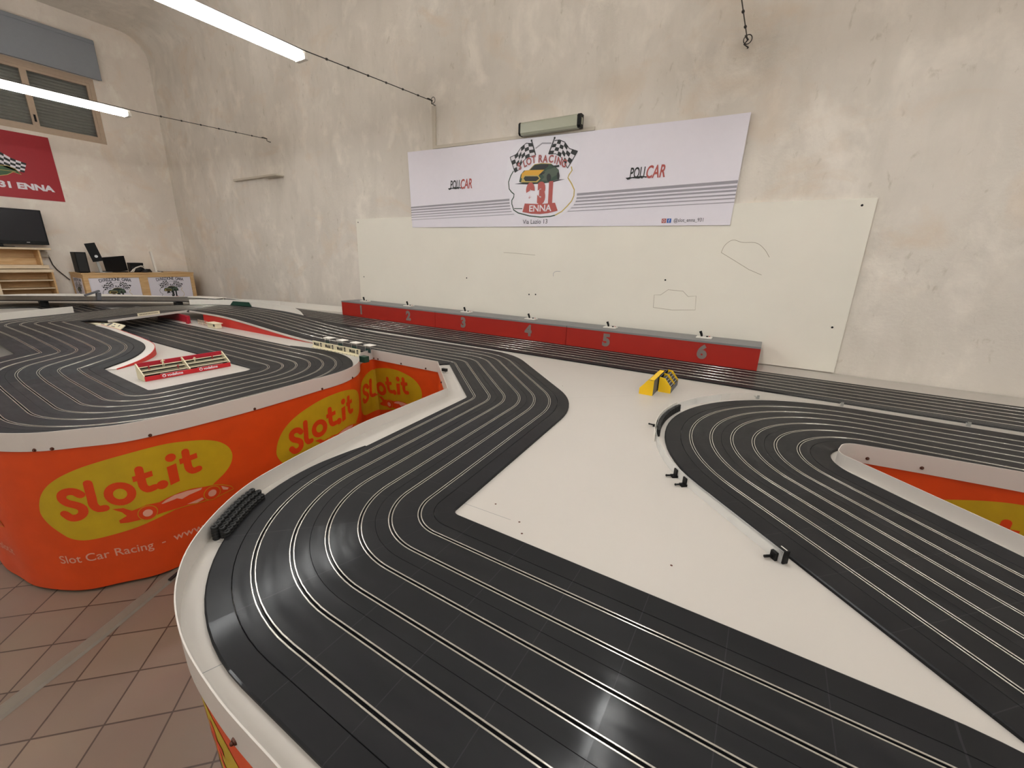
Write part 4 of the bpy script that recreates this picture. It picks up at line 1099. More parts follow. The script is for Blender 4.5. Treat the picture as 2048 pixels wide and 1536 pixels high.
o = desk_thing('laptop', (-9.93, 2.86, DT), 'open black laptop seen from behind on the counter', 'laptop')
mb = MB(); mb.box(-.20, .03, -.15, .15, 0, .018, M['pcblack']); mb.build('keyboard_base', None, o, bevel=.003)
mb = MB(); mb.obox((.055, -.015, .140), (.20, -.12, 1), .150, .004, .130, M['pcblack'], (1, 0, -.2)); mb.build('lid', None, o, bevel=.002)
o = desk_thing('control_box', (-9.90, 3.14, DT), 'small dark electronics box between laptop and white router', 'electronics')
mb = MB(); mb.box(-.09, .05, -.10, .09, .004, .165, M['pcblack']); mb.build('case', None, o, bevel=.004)
mb = MB(); mb.box(.0505, .052, -.09, .08, .03, .10, M['black']); mb.build('front_panel', None, o)
pts = [Vector((-9.80, 3.02, DT + .01))]
mb = MB()
for k in range(3):
    mb.tube([(-9.74, 2.99 + .02 * k, DT + .008), (-9.72, 3.03 + .02 * k, DT + .06 + .015 * k), (-9.74, 3.12 + .02 * k, DT + .095 + .012 * k), (-9.80, 3.22 + .015 * k, DT + .12 - .045 * k)], .0055, 6, M['white'])
mb.build('data_cables', None, None, label='bundle of white cables arching over the black box on the counter', cat='cable')
mb = MB()
for k in range(7):
    a = k * 1.1; mb.tube([(-9.80 + .05 * math.cos(a + t), 3.24 + .075 * math.sin(a + t) * (1 - .05 * k), DT + .011 + .007 * k + .003 * math.sin(3 * t)) for t in [PI * 2 * j / 16 for j in range(17)]], .007, 6, M['black'])
mb.build('coiled_cable', None, None, label='heap of coiled black cable on the counter left of the router', cat='cable')
o = desk_thing('router', (-9.88, 3.41, DT), 'white upright router with a round foot on the counter', 'router')
mb = MB(); mb.lathe([(.0001, .012), (.07, .009), (.078, 0), (.0001, 0)], (0, 0, 0), 24, M['white']); mb.build('foot', None, o)
mb = MB(); mb.obox((0, -.012, .19), (0, -.07, 1), .016, .026, .18, M['white'], (1, 0, 0)); mb.build('body', None, o, bevel=.006)
mb = MB(); mb.obox((0.02, .055, .012), (0, 1, -.2), .012, .005, .045, M['black']); mb.build('plug', None, o)

# ---------------------------------------------------------------- long wall: board, banner, lamp, conduit
wb = empty('wall_board', (-2.2, YB, .80), 'large off-white board fixed low on the long wall behind the cabinets', 'wall board')
mb = MB()
q = [(-5.03, .79), (.547, .79), (.543, 2.078), (-5.01, 2.062)]
mb.add([(x, YB - .018, z) for x, z in q] + [(x, YB - .001, z) for x, z in q], [(0, 1, 2, 3), (4, 7, 6, 5), (0, 4, 5, 1), (1, 5, 6, 2), (2, 6, 7, 3), (3, 7, 4, 0)], M['wallboard'])
mb.build('panel', None, wb, world=True)
pr = Print(); pc = M['pencil']; wdp = .0035
pr.quads(catmull([(-.409, 1.692), (-.39, 1.75), (-.338, 1.792), (-.27, 1.775), (-.15, 1.765), (-.09, 1.716), (-.05, 1.66)], .02), wdp, pc, 1)
pr.quads([(-.409, 1.692), (-.30, 1.63), (-.18, 1.56), (-.081, 1.52)], wdp, pc, 1)
pr.quads(catmull([(-.913, 1.19), (-.918, 1.306), (-.86, 1.31), (-.80, 1.36), (-.67, 1.355), (-.62, 1.31), (-.554, 1.32), (-.544, 1.197), (-.74, 1.18), (-.913, 1.19)], .5), wdp, pc, 1)
pr.quads(catmull([(-1.972, 1.43), (-1.975, 1.46), (-1.95, 1.48), (-1.894, 1.482)], .02), wdp, M['inkgrey'], 1)
pr.quads([(-2.6, 1.66), (-2.55, 1.66), (-2.2, 1.64)], wdp, pc, 1)
pr.build('pencil_marks', lambda u, v, l: Vector((u, YB - .0182 - l, v)), wb, label='faint pencil outlines on the board')
for x, z in ((.463, 2.03), (.466, 1.145), (-2.257, 1.225), (-2.176, 1.23), (-3.116, 1.363), (-.836, 1.445), (-4.97, 2.02), (-4.93, 1.3)):
    mb = MB(); mb.cyl((x, YB - .018, z), (x, YB - .0195, z), .008, n=10, m=M['pcblack']); mb.build('screw', None, wb, world=True)
bn = empty('wall_banner', (-2.17, YB, 1.93), 'long white club banner with grey stripes and a sports car emblem on the long wall', 'banner')
BZ = lambda u, v: YB - .025 - .003 * (1 + math.sin(u * 5 + v * 3)) - .003 * math.sin(u * 2.3 + 1)
TLc, TRc, BRc, BLc = (-3.986, 2.785), (-.358, 2.724), (-.376, 1.908), (-3.96, 1.940)
nx, nz = 110, 26; vs = []; fs = []
for i in range(nx + 1):
    for j in range(nz + 1):
        a = i / nx; b = j / nz
        x = (BLc[0] * (1 - a) + BRc[0] * a) * (1 - b) + (TLc[0] * (1 - a) + TRc[0] * a) * b
        z = (BLc[1] * (1 - a) + BRc[1] * a) * (1 - b) + (TLc[1] * (1 - a) + TRc[1] * a) * b
        vs.append((x, BZ(x, z), z))
for i in range(nx):
    for j in range(nz): k = i * (nz + 1) + j; fs.append((k, k + nz + 1, k + nz + 2, k + 1))
mb = MB(); mb.add(vs, fs, mat('white_banner_vinyl', (236, 231, 240), 0.45), True); mb.build('sheet', None, bn, world=True)
onb = lambda u, v, l: Vector((u, BZ(u, v) - .0012 - l, v))
pr = Print(.05)
for k, (zl, zr, t) in enumerate(((2.170, 2.243, .018), (2.141, 2.206, .014), (2.112, 2.176, .011), (2.084, 2.145, .009), (2.057, 2.116, .007), (2.028, 2.086, .005))):
    pr.poly([(-3.968, zl - t / 2 - .002 * 0), (-.372, zr - t), (-.372, zr + t * .3), (-3.968, zl + t / 2)], M['inkgrey'], 1)
pr.build('grey_stripes', onb, bn, gap=.0008)
pr = Print(.05, True)
halo = [(-2.60, 2.36), (-2.57, 2.50), (-2.55, 2.62), (-2.40, 2.735), (-2.27, 2.75), (-2.04, 2.745), (-1.90, 2.72), (-1.76, 2.60), (-1.80, 2.45), (-1.84, 2.37), (-1.77, 2.26), (-1.77, 2.15), (-1.85, 2.06), (-1.97, 2.006), (-2.15, 1.998), (-2.43, 2.03), (-2.50, 2.08), (-2.53, 2.19), (-2.53, 2.25), (-2.56, 2.29)]
pr.poly(catmull(halo + [halo[0]], .05)[:-1], mat('white_emblem_ground', (238, 234, 242), 0.45), 2)
club_logo(pr, lambda p: p, 3); pr.build('club_emblem', onb, bn, gap=.0009)
pr = Print(); pr.text('Via Lazio 13', (-2.357, 1.952), .060, M['inkdark'], 1, bold=.004, xs=1.0); pr.build('lettering', onb, bn)
pr = Print(); pr.text('@slot_enna_931', (-.829, 1.941), .042, M['inkdark'], 1, bold=.002, xs=.86)
pr.build('lettering', onb, bn); pr = Print(); pr.poly([(-.930, 1.935), (-.892, 1.935), (-.892, 1.971), (-.930, 1.971)], M['inkred'], 1); pr.quads(disc((-.911, 1.953), .010, 12), .004, M['inkwhite'], 2, True)
pr.build('printed_icon', onb, bn); pr = Print(); pr.poly([(-.885, 1.935), (-.849, 1.935), (-.849, 1.971), (-.885, 1.971)], M['inkblue'], 1); pr.text('f', (-.872, 1.940), .036, M['inkwhite'], 2, bold=.02)
pr.build('printed_icon', onb, bn)
for x0, x1, z0, sz in ((-3.372, -3.044, 2.336, .148), (-1.296, -.966, 2.308, .150)):
    pr = Print(); w_ = x1 - x0
    pr.text('POLI', (x0 + w_ * .10, z0 + .012), sz * .82, M['inkblack'], 1, bold=.016, shear=.12, xs=.54)
    pr.text('CAR', (x0 + w_ * .535, z0 + .004), sz * .94, M['inkred'], 1, bold=.020, shear=.18, xs=.60)
    pr.poly([(x0, z0 + .018), (x0 + .02, z0), (x0 + .06, z0 + .012), (x0 + .12, z0 + .004), (x0 + .16, z0 + .014), (x0 + .19, z0 + .006), (x0 + .19, z0 + .018), (x0 + .11, z0 + .024), (x0 + .05, z0 + .020)], M['inkblack'], 2)
    pr.poly(disc((x0 + .035, z0 + .012), .010, 10), M['inkblack'], 3); pr.poly(disc((x0 + .15, z0 + .010), .008, 10), M['inkblack'], 3)
    pr.build('sponsor_lettering', onb, bn)
wl = empty('wall_lamp', (-2.08, YB, 2.82), 'unlit wall lamp with ribbed diffuser and black ends above the banner', 'lamp')
mb = MB(); mb.box(-2.40, -1.76, YB - .03, YB - .002, 2.775, 2.885, M['white']); mb.build('back_plate', None, wl, world=True)
prof = [(YB - .03, 2.885), (YB - .085, 2.885), (YB - .10, 2.87), (YB - .10, 2.79), (YB - .085, 2.772), (YB - .03, 2.772)]
mb = MB(); n = len(prof); vs = [(x, a, b) for x in (-2.385, -1.775) for a, b in prof]
mb.add(vs, [(i, i + 1, i + 1 + n, i + n) for i in range(n - 1)], M['battenglass']); mb.build('diffuser', None, wl, world=True)
for x0, x1 in ((-2.402, -2.383), (-1.777, -1.745)):
    mb = MB(); vs = [(x, a + (-.004 if k in (1, 2, 3, 4) else 0), b) for x in (x0, x1) for k, (a, b) in enumerate(prof)]
    mb.add(vs, [(i, (i + 1) % n, (i + 1) % n + n, i + n) for i in range(n)] + [tuple(range(n)), tuple(range(n, 2 * n))], M['pcblack']); mb.build('end_cap', None, wl, world=True)
mb = MB(); mb.box(-1.7445, -1.742, YB - .078, YB - .052, 2.80, 2.855, M['battenglass']); mb.build('end_label', None, wl, world=True)
mb = MB(); mb.box(-3.600, -3.552, YB - .018, YB - .0005, 2.784, 3.215, M['conduit'])
mb.add([(x, y, z) for x, z0, z1 in ((-3.553, 2.784, 2.816), (-1.636, 2.752, 2.782)) for y in (YB - .018, YB - .0005) for z in (z0, z1)], [(0, 1, 5, 4), (2, 6, 7, 3), (0, 4, 6, 2), (1, 3, 7, 5), (4, 5, 7, 6)], M['conduit'])
mb.build('cable_conduit', None, None, label='white surface conduit dropping from the wire ring and running to the wall lamp', cat='conduit')
led = empty('batten_bracket', (-7.3, YB, 2.74), 'narrow white metal batten on the long wall near the corner', 'bracket')
mb = MB(); mb.box(-7.95, -6.74, YB - .055, YB - .001, 2.715, 2.745, M['conduit']); mb.build('bar', None, led, world=True, bevel=.004)
mb = MB(); mb.box(-7.00, -6.58, YB - .13, YB - .001, 2.700, 2.714, M['conduit']); mb.build('plate', None, led, world=True)

# ---------------------------------------------------------------- red driver cabinets
NX = [(-5.02, -3.331), (-3.327, -1.638), (-1.634, .018)]
side_l = ('left', 'middle', 'right')
for i, (a, b) in enumerate(NX):
    c = empty('driver_cabinet', ((a + b) / 2, 3.87, ZT), ('long red box with grey top carrying grey numbers 1 and 2, farthest from the camera', 'long red box with grey top carrying grey numbers 3 and 4, middle of the row', 'long red box with grey top carrying grey numbers 5 and 6, nearest the camera')[i], 'cabinet', 'red driver cabinets along the long wall')
    mb = MB(); mb.box(a, b, 3.745, 3.757, ZT + .0005, .967, M['redbox']); mb.build('front_panel', None, c, world=True)
    mb = MB(); mb.box(a, a + .012, 3.757, 4.03, ZT + .0005, .967, M['redbox']); mb.box(b - .012, b, 3.757, 4.03, ZT + .0005, .967, M['redbox']); mb.build('end_panels', None, c, world=True)
    mb = MB(); mb.box(a, b, 3.742, 4.035, .967, .982, M['greytop']); mb.build('top_panel', None, c, world=True)
    mb = MB(); mb.box(a, b, 3.738, 3.745, ZT + .0005, .7895, M['rim']); mb.build('base_strip', None, c, world=True, label='thin white base strip')
    for k in (0, 1):
        n = 2 * i + k + 1; x = (-4.628, -3.763, -2.909, -2.064, -1.228, -.398)[n - 1]
        pr = Print(); pr.text(str(n), (x, .838), (.150 if n > 1 else .150), M['greynum'], 1, bold=.055, align='CENTER', xs=.98)
        pr.build('number', lambda u, v, l: Vector((u, 3.7448 - l, v)), c, label='grey stencilled number %d' % n)
def socket():
    o = empty('controller_socket', (0, 0, 0))
    mb = MB(); mb.box(-.062, .062, -.040, .040, 0, .012, M['white']); mb.build('plate', None, o, bevel=.003)
    mb = MB(); mb.tube([(-.020, 0, .012), (-.026, .002, .030), (-.038, .004, .056)], [.008, .010, .011], 10, M['pcblack']); mb.build('lever', None, o)
    mb = MB(); mb.cyl((.022, 0, .012), (.022, 0, .020), .009, n=14, m=M['pcblack']); mb.build('jack', None, o)
    mb = MB(); mb.cyl((.038, .018, .012), (.038, .018, .017), .005, n=10, m=M['red']); mb.build('red_jack', None, o)
    return o
sk = None
for n, (x, y) in enumerate(((-4.72, 3.90), (-3.90, 3.90), (-2.98, 3.90), (-2.12, 3.90), (-1.248, 3.90), (-.415, 3.90))):
    o = socket() if sk is None else copy_tree(sk)
    sk = sk or o
    o.location = (x, y, .9825)
    tag(o, 'white plate with black lever on the cabinet top above number %s' % ('one', 'two', 'three', 'four', 'five', 'six')[n], 'control panel', 'controller sockets on the cabinet tops')

# ---------------------------------------------------------------- trackside models
# tyre wall in the near corner
def offset_line(P, d):
    out = []
    for i, p in enumerate(P):
        a = P[max(i - 1, 0)]; b = P[min(i + 1, len(P) - 1)]; t = Vector((b[0] - a[0], b[1] - a[1])).normalized(); out.append((p[0] - t.y * d, p[1] + t.x * d))
    return out
tb = empty('tyre_barrier', (-1.30, .53, ZT), 'black model tyre wall leaning against the near curved table edge', 'tyre wall')
def tyre_stack(x, y, n, r, h, parent, name='tyre_stack', z=ZT):
    mb = MB(); prof = [(r * .48, 0)]
    for k in range(n):
        z0 = k * h; prof += [(r * .86, z0 + .0002), (r, z0 + h * .28), (r, z0 + h * .72), (r * .86, z0 + h - .0002)]
    prof += [(r * .55, n * h), (r * .46, n * h - h * .4), (r * .46, n * h - h * 1.2), (.0001, n * h - h * 1.2)]
    mb.lathe(prof, (x, y, z), 14, M['blackrub']); mb.build(name, None, parent, world=True)
base = [(-1.243, .432), (-1.29, .490), (-1.335, .552), (-1.372, .622)]
for row, (dd, cnt, n, sh) in enumerate(((.0100, 12, 5, 0), (.0250, 12, 4, .5), (.0400, 12, 3, 0))):
    ln = catmull(base, .002)
    tot = 0; acc = [0]
    for a, b in zip(ln[:-1], ln[1:]): acc.append(acc[-1] + math.hypot(b[0] - a[0], b[1] - a[1]))
    for k in range(cnt):
        s = (k + .5 + sh * .9) / 12.6 * acc[-1]; i = min(range(len(acc)), key=lambda q: abs(acc[q] - s))
        a = ln[max(i - 1, 0)]; b = ln[min(i + 1, len(ln) - 1)]; t = Vector((b[0] - a[0], b[1] - a[1])).normalized()
        x = ln[i][0] + t.y * (dd - .008); y = ln[i][1] - t.x * (dd - .008)
        tyre_stack(x, y, n, .0096, .0088, tb)
# clear guard around the hairpin
def guard_pts(off, pred):
    out = []
    for sm in SMH:
        if pred(sm): q = OFH(sm, -off); out.append((q.x, q.y))
    return out
G = guard_pts(.385, lambda s: -.35 < s['p'].x < 1.3 or s['arc'] or s['seg'] == 0 and s['p'].x < 1.3)
G = [p for p in G if not (p[1] < 1.225)]
gd = empty('clear_guard', (-.3, 2.1, ZT), 'clear plastic crash guard curving round the outside of the hairpin', 'guard')
band('guard_strip', dedupe(G), ZT + .0005, ZT + .040, .0018, M['acrylic'], gd, 1, world=True)
def nearest(P, q): return min(range(len(P)), key=lambda i: math.hypot(P[i][0] - q[0], P[i][1] - q[1]))
def clamp(x, y, big, label):
    i = nearest(G, (x, y)); a = G[max(i - 1, 0)]; b = G[min(i + 1, len(G) - 1)]; t = Vector((b[0] - a[0], b[1] - a[1], 0)).normalized(); n = Vector((t.y, -t.x, 0))
    if n.dot(Vector((G[i][0] - .56, G[i][1] - 2.16, 0))) < 0: n = -n
    c = Vector((G[i][0], G[i][1], ZT))
    o = empty('guard_clamp', tuple(c), label, 'clamp', 'small clamps holding the clear guard')
    k = 1.0 if big else .7; mm = M['pcblack'] if big != 0 else M['silver']
    mb = MB()
    mb.obox(n * .010 + Vector((0, 0, .004)), n, .010 * k, .004, .012 * k, mm); mb.obox(n * .006 + Vector((0, 0, .016 * k + .002)), (0, 0, 1), .010 * k, .003, .016 * k, mm, tuple(n))
    mb.build('bracket', None, o)
    mb = MB(); mb.cyl(n * .018 + Vector((0, 0, .007)), n * .042 * (k if big else 1) + Vector((0, 0, .008)), .0036, n=10, m=mm); mb.ball(n * .042 * k + Vector((0, 0, .008)), .0046, mm, 6); mb.build('thumb_screw', None, o)
    return o
clamp(-.195, 1.612, 1, 'black clamp, upper of the pair where two guard pieces meet')
clamp(-.160, 1.575, 1, 'black clamp, lower of the pair where two guard pieces meet')
clamp(-.367, 2.10, 1, 'black clamp behind the tyre wall on the hairpin guard')
clamp(-.277, 2.617, 0, 'small metal clamp on the guard right of the curved tyre wall')
clamp(.063, 2.982, 0, 'small metal clamp on the guard facing the back straight')
clamp(.52, 3.13, 0, 'small metal clamp on the straight part of the guard')
clamp(1.02, 3.11, 0, 'small metal clamp at the far right of the guard')
o = empty('guard_end_post', (.150, 1.262, ZT), 'chunky black end post closing the near end of the clear guard', 'clamp')
t = Vector((1, -1, 0)).normalized(); n = Vector((-1, -1, 0)).normalized()
mb = MB(); mb.obox(t * .012 + Vector((0, 0, .021)), (0, 0, 1), .014, .009, .021, M['pcblack'], tuple(n)); mb.build('post', None, o, bevel=.002)
mb = MB(); mb.obox(n * .014 + Vector((0, 0, .013)), (0, 0, 1), .010, .006, .013, M['pcblack'], tuple(n)); mb.build('bracket', None, o, bevel=.001)
mb = MB(); mb.cyl(n * .016 + Vector((-.006, 0, .008)), n * .034 + Vector((-.010, 0, .008)), .0042, n=10, m=M['pcblack']); mb.build('thumb_screw', None, o)
mb = MB(); mb.obox(t * .012 + Vector((0, 0, .0425)), t, .0012, .0008, .010, M['white']); mb.build('top_slot', None, o)
# curved tyre wall on the hairpin with a white backing
tb2 = empty('tyre_barrier', (-.33, 2.1, ZT), 'thin black model tyre wall curving round the tip of the hairpin', 'tyre wall')
arc = [p for p in guard_pts(.372, lambda s: s['arc'])]
sel = [p for p in arc if 1.93 < p[1] < 2.42]; sel.sort(key=lambda p: p[1])
ln = catmull(sel, .004); tot = sum(math.hypot(b[0] - a[0], b[1] - a[1]) for a, b in zip(ln[:-1], ln[1:])); cnt = int(tot / .0165)
acc = [0]
for a, b in zip(ln[:-1], ln[1:]): acc.append(acc[-1] + math.hypot(b[0] - a[0], b[1] - a[1]))
for k in range(cnt):
    s = (k + .5) / cnt * tot; i = min(range(len(acc)), key=lambda q: abs(acc[q] - s)); tyre_stack(ln[i][0], ln[i][1], 5, .0085, .0076, tb2)
arcb = [p for p in guard_pts(.392, lambda s: s['arc'])]; selb = [p for p in arcb if 1.83 < p[1] < 2.45]
band('white_backing', selb, ZT + .001, ZT + .047, .002, M['white'], tb2, 1, world=True)

# yellow cardboard grandstands
def stand(x, y0, y1, d, flip, label, top):
    """seats step down away from x; d=depth, flip=+1 seats face +x"""
    o = empty('model_grandstand', (x, (y0 + y1) / 2, ZT), label, 'grandstand', 'yellow card grandstands by the back straight')
    prof = [(0, 0), (d, 0), (d, .040), (d * .45, .095), (0, .100)]
    for k, y in enumerate((y0, (y0 + y1) / 2, y1)):
        mb = MB(); vs = [(flip * a, y - (y0 + y1) / 2 + q, b) for q in (-.0018, .0018) for a, b in prof]; n = len(prof)
        fs = [tuple(range(n)), tuple(range(2 * n - 1, n - 1, -1))] + [(i, (i + 1) % n, (i + 1) % n + n, i + n) for i in range(n)]
        mb.add(vs, fs, M['yellowbox']); mb.build('side_panel', None, o, label='yellow side panel')
    mb = MB()
    mb.box(*sorted((flip * .0, flip * .004)), y0 - (y0 + y1) / 2 + .002, y1 - (y0 + y1) / 2 - .002, 0, top, M['greycard']); mb.build('back_panel', None, o, label='grey back panel')
    mb = MB()
    for k in range(4):
        a = d * (.28 + .17 * k); z = .086 - .014 * k
        mb.box(*sorted((flip * (a - .0085), flip * (a + .0085))), y0 - (y0 + y1) / 2 + .002, y1 - (y0 + y1) / 2 - .002, z - .004, z, M['navy'])
        mb.box(*sorted((flip * (a + .007), flip * (a + .0085))), y0 - (y0 + y1) / 2 + .002, y1 - (y0 + y1) / 2 - .002, z - .016, z - .004, M['greycard'])
        mb.box(*sorted((flip * (a + .0078), flip * (a + .0088))), y0 - (y0 + y1) / 2 + .002, y1 - (y0 + y1) / 2 - .002, z - .001, z + .001, M['white'])
    mb.build('seat_rows', None, o, label='dark seat rows with thin white edges')
    mb = MB(); mb.box(*sorted((flip * (d - .003), flip * d)), y0 - (y0 + y1) / 2 + .002, y1 - (y0 + y1) / 2 - .002, 0, .034, M['greycard']); mb.build('front_panel', None, o)
    mb = MB(); mb.box(*sorted((0, flip * .030)), y0 - (y0 + y1) / 2, y1 - (y0 + y1) / 2, .1005, .104, M['yellowbox']) if flip < 0 else mb.box(-.001, .004, y0 - (y0 + y1) / 2 + .002, y1 - (y0 + y1) / 2 - .002, .085, .100, M['navy'])
    mb.build('top_edge', None, o)
    return o
stand(-.522, 2.606, 2.90, .085, -1, 'yellow and grey card grandstand facing left, its back to a twin', .098)
stand(-.515, 2.728, 2.97, .078, 1, 'yellow and grey card grandstand facing the hairpin, its back to a twin', .098)

# red grandstand with spectators on the left table
gs = empty('model_grandstand', (-3.27, 1.2, ZT), 'long red model grandstand with white benches and sponsor boards on the left table', 'grandstand')
gy0, gy1 = .955, 1.455; gx0, gx1 = -3.38, -3.27
mb = MB(); mb.box(gx1 - .004, gx1, gy0, gy1, ZT + .0005, ZT + .030, M['red']); mb.build('front_panel', None, gs, world=True)
mb = MB(); mb.obox((gx0 + .004, (gy0 + gy1) / 2, ZT + .088), (0, 1, 0), .003, .014, (gy1 - gy0) / 2, M['magenta']); mb.box(gx0 - .002, gx0 + .002, gy0, gy1, ZT + .0005, ZT + .075, M['cream']); mb.build('back_panel', None, gs, world=True)
for k, y in enumerate((gy0, (gy0 + gy1) / 2, gy1)):
    mb = MB(); prof = [(gx0, ZT + .0005), (gx1 - .005, ZT + .0005), (gx1 - .005, ZT + .036), (gx0 + .012, ZT + .100), (gx0, ZT + .100)]; n = 5
    vs = [(a, y + q, b) for q in (-.003, .003) for a, b in prof]; mb.add(vs, [tuple(range(n)), tuple(range(2 * n - 1, n - 1, -1))] + [(i, (i + 1) % n, (i + 1) % n + n, i + n) for i in range(n)], M['cream'])
    mb.build('divider', None, gs, world=True, label='cream side wall')
for k in range(3):
    x = gx1 - .030 - .030 * k; z = ZT + .034 + .019 * k
    mb = MB(); mb.box(x - .006, x + .006, gy0 + .003, gy1 - .003, z, z + .004, M['cream']); mb.build('bench', None, gs, world=True)
    mb = MB(); mb.box(x - .016, x - .013, gy0 + .003, gy1 - .003, z - .012, z + .002, M['black']); mb.build('gap_shade_strip', None, gs, world=True, label='black strip in place of the shaded gap behind the bench')  # black strip puts the shade of the gap into colour
mb = MB(); mb.box(gx0 + .004, gx1 - .005, gy0 + .003, gy1 - .003, ZT + .001, ZT + .015, M['black']); mb.build('floor_pan', None, gs, world=True)
for k, (ya, yb) in enumerate(((1.035, 1.185), (1.245, 1.405))):
    mb = MB(); mb.box(gx1 + .0003, gx1 + .0035, ya, yb, ZT + .003, ZT + .034, M['red']); bo = mb.build('sponsor_board', None, gs, world=True, label='red board with white sponsor lettering')
    pr = Print(); z0 = ZT + .011
    pr.text('vodafone', (ya + .036, z0 + .001), .024, M['inkwhite'], 1, bold=.035, xs=.98); pr.poly(disc((ya + .019, z0 + .008), .0105, 18), M['inkwhite'], 1); pr.poly(disc((ya + .019, z0 + .0075), .0055, 14), M['red'], 2)
    pr.quads([(ya + .001, ZT + .0335), (yb - .001, ZT + .0335)], .0012, M['inkwhite'], 1)
    pr.build('lettering', lambda u, v, l: Vector((gx1 + .0037 + l, u, v)), bo, gap=.0003) if False else None
    b2 = pr.build('sponsor_lettering', lambda u, v, l: Vector((gx1 + .0038 + l, u, v)), gs, gap=.0004)
def figure(x, y, z, h, m, label, facing=1.0, arms=1):
    """tiny standing spectator: one body, head and limbs"""
    k = h / 1.75; o = empty('figurine', (x, y, z), label, 'figurine', 'tiny model spectators on the red grandstand')
    me = bpy.data.meshes.new('body')
    P = {'pel': (0, 0, .92), 'che': (0, 0, 1.32), 'nek': (0, 0, 1.50), 'hed': (0, 0, 1.66), 'hip1': (0, .10, .88), 'kn1': (.03, .12, .48), 'ft1': (0, .13, .05), 'to1': (.16, .13, .03), 'hip2': (0, -.10, .88), 'kn2': (.03, -.12, .48), 'ft2': (0, -.13, .05), 'to2': (.16, -.13, .03),
         'sh1': (0, .20, 1.42), 'el1': (.05, .34, 1.25), 'ha1': (.20, .30, 1.45 if arms else 1.0), 'sh2': (0, -.20, 1.42), 'el2': (.05, -.34, 1.20), 'ha2': (.18, -.28, 1.02)}
    E_ = [('pel', 'che'), ('che', 'nek'), ('nek', 'hed'), ('pel', 'hip1'), ('hip1', 'kn1'), ('kn1', 'ft1'), ('ft1', 'to1'), ('pel', 'hip2'), ('hip2', 'kn2'), ('kn2', 'ft2'), ('ft2', 'to2'), ('che', 'sh1'), ('sh1', 'el1'), ('el1', 'ha1'), ('che', 'sh2'), ('sh2', 'el2'), ('el2', 'ha2')]
    RR = dict(pel=.13, che=.15, nek=.06, hed=.11, hip1=.09, kn1=.065, ft1=.05, to1=.04, hip2=.09, kn2=.065, ft2=.05, to2=.04, sh1=.07, el1=.05, ha1=.045, sh2=.07, el2=.05, ha2=.045)
    ks = list(P); me.from_pydata([(P[q][0] * k * facing, P[q][1] * k, P[q][2] * k) for q in ks], [(ks.index(a), ks.index(b)) for a, b in E_], [])
    me.materials.append(m); ob = bpy.data.objects.new('body', me); COL.objects.link(ob); ob.parent = o
    md = ob.modifiers.new('skin', 'SKIN'); md.use_smooth_shade = True
    for q, sv in zip(ks, me.skin_vertices[0].data): sv.radius = (RR[q] * k, RR[q] * k)
    me.skin_vertices[0].data[0].use_root = True
    ob.modifiers.new('sub', 'SUBSURF').levels = 1
    return o
figure(-3.352, 1.09, ZT + .057, .056, M['cream'], 'tiny cream figure standing tallest on the top bench left of the middle wall')
figure(-3.33, 1.005, ZT + .057, .042, M['magenta'], 'tiny crimson figure near the left end of the grandstand')
figure(-3.30, 1.15, ZT + .038, .034, M['magenta'], 'tiny crimson figure on the lowest bench above the left sponsor board')
figure(-3.36, 1.20, ZT + .076, .030, M['cream'], 'tiny cream figure beside the middle wall of the grandstand')
figure(-3.33, 1.262, ZT + .057, .042, M['cream'], 'tiny cream figure just right of the middle wall of the grandstand')
figure(-3.35, 1.38, ZT + .057, .042, M['magenta'], 'tiny crimson figure at the right part of the grandstand')

# pit wall with oil sponsor boards and four white canopies
pw = empty('pit_wall', (-3.1, 2.22, ZT), 'cream model pit wall printed with black sponsor words below the ramp', 'model wall')
x0, x1, yy = -3.42, -2.79, 2.215
mb = MB(); mb.box(x0, x1, yy, yy + .005, ZT + .012, ZT + .062, M['cream']); mb.build('boards', None, pw, world=True)
mb = MB(); mb.box(x0 - .004, x1, yy - .012, yy + .014, ZT + .0005, ZT + .012, M['cream']); mb.build('base', None, pw, world=True)
pr = Print()
for k in range(4):
    xx = x0 + .016 + k * .160; pr.text('Mobil', (xx, ZT + .024), .040, M['inkblack'], 1, bold=.035, xs=.80); pr.poly([(xx + .092, ZT + .020), (xx + .112, ZT + .020), (xx + .112, ZT + .056), (xx + .092, ZT + .056)], M['inkblack'], 1); pr.text('1', (xx + .097, ZT + .025), .032, M['cream'], 2, bold=.02)
pr.build('sponsor_lettering', lambda u, v, l: Vector((u, yy - .0003 - l, v)), pw, gap=.0004)
for k in range(12):
    mb = MB(); xx = x0 + .02 + k * .05; mb.box(xx, xx + .006, yy - .0135, yy - .012, ZT + .002, ZT + .006, M['black']); mb.build('base_slot', None, pw, world=True)
for k, (x, l) in enumerate(((-3.27, 'leftmost'), (-3.095, 'second from left'), (-2.915, 'third from left'), (-2.745, 'rightmost'))):
    o = empty('pit_canopy', (x, 2.285, ZT), 'small white flat canopy behind the pit wall, %s of four' % l, 'model canopy', 'white pit canopies along the pit wall')
    mb = MB(); mb.box(-.042, .042, -.035, .030, .092, .098, M['white']); mb.build('roof', None, o, bevel=.002)
    for sx in (-.032, .032):
        mb = MB(); mb.cyl((sx, -.025, .0005), (sx, -.025, .092), .0016, n=6, m=M['silver']); mb.build('post', None, o)
    mb = MB(); mb.box(-.034, .034, -.026, -.024, .035, .068, M['tealglass']); mb.build('screen', None, o)

# green block at the corner of the notch rim, seen behind the hairpin
mb = MB(); mb.box(-2.66, -2.60, 2.10, 2.145, ZT + .0005, .828, M['green']); mb.build('green_block', None, None, label='small dark green block wedged between hairpin and notch edge', cat='block')
mb = MB(); mb.box(-1.945, -1.905, 2.245, 2.265, ZK + .0005, .812, M['black']); mb.build('lap_sensor', None, None, label='small black block on the track edge behind the notch corner', cat='sensor')

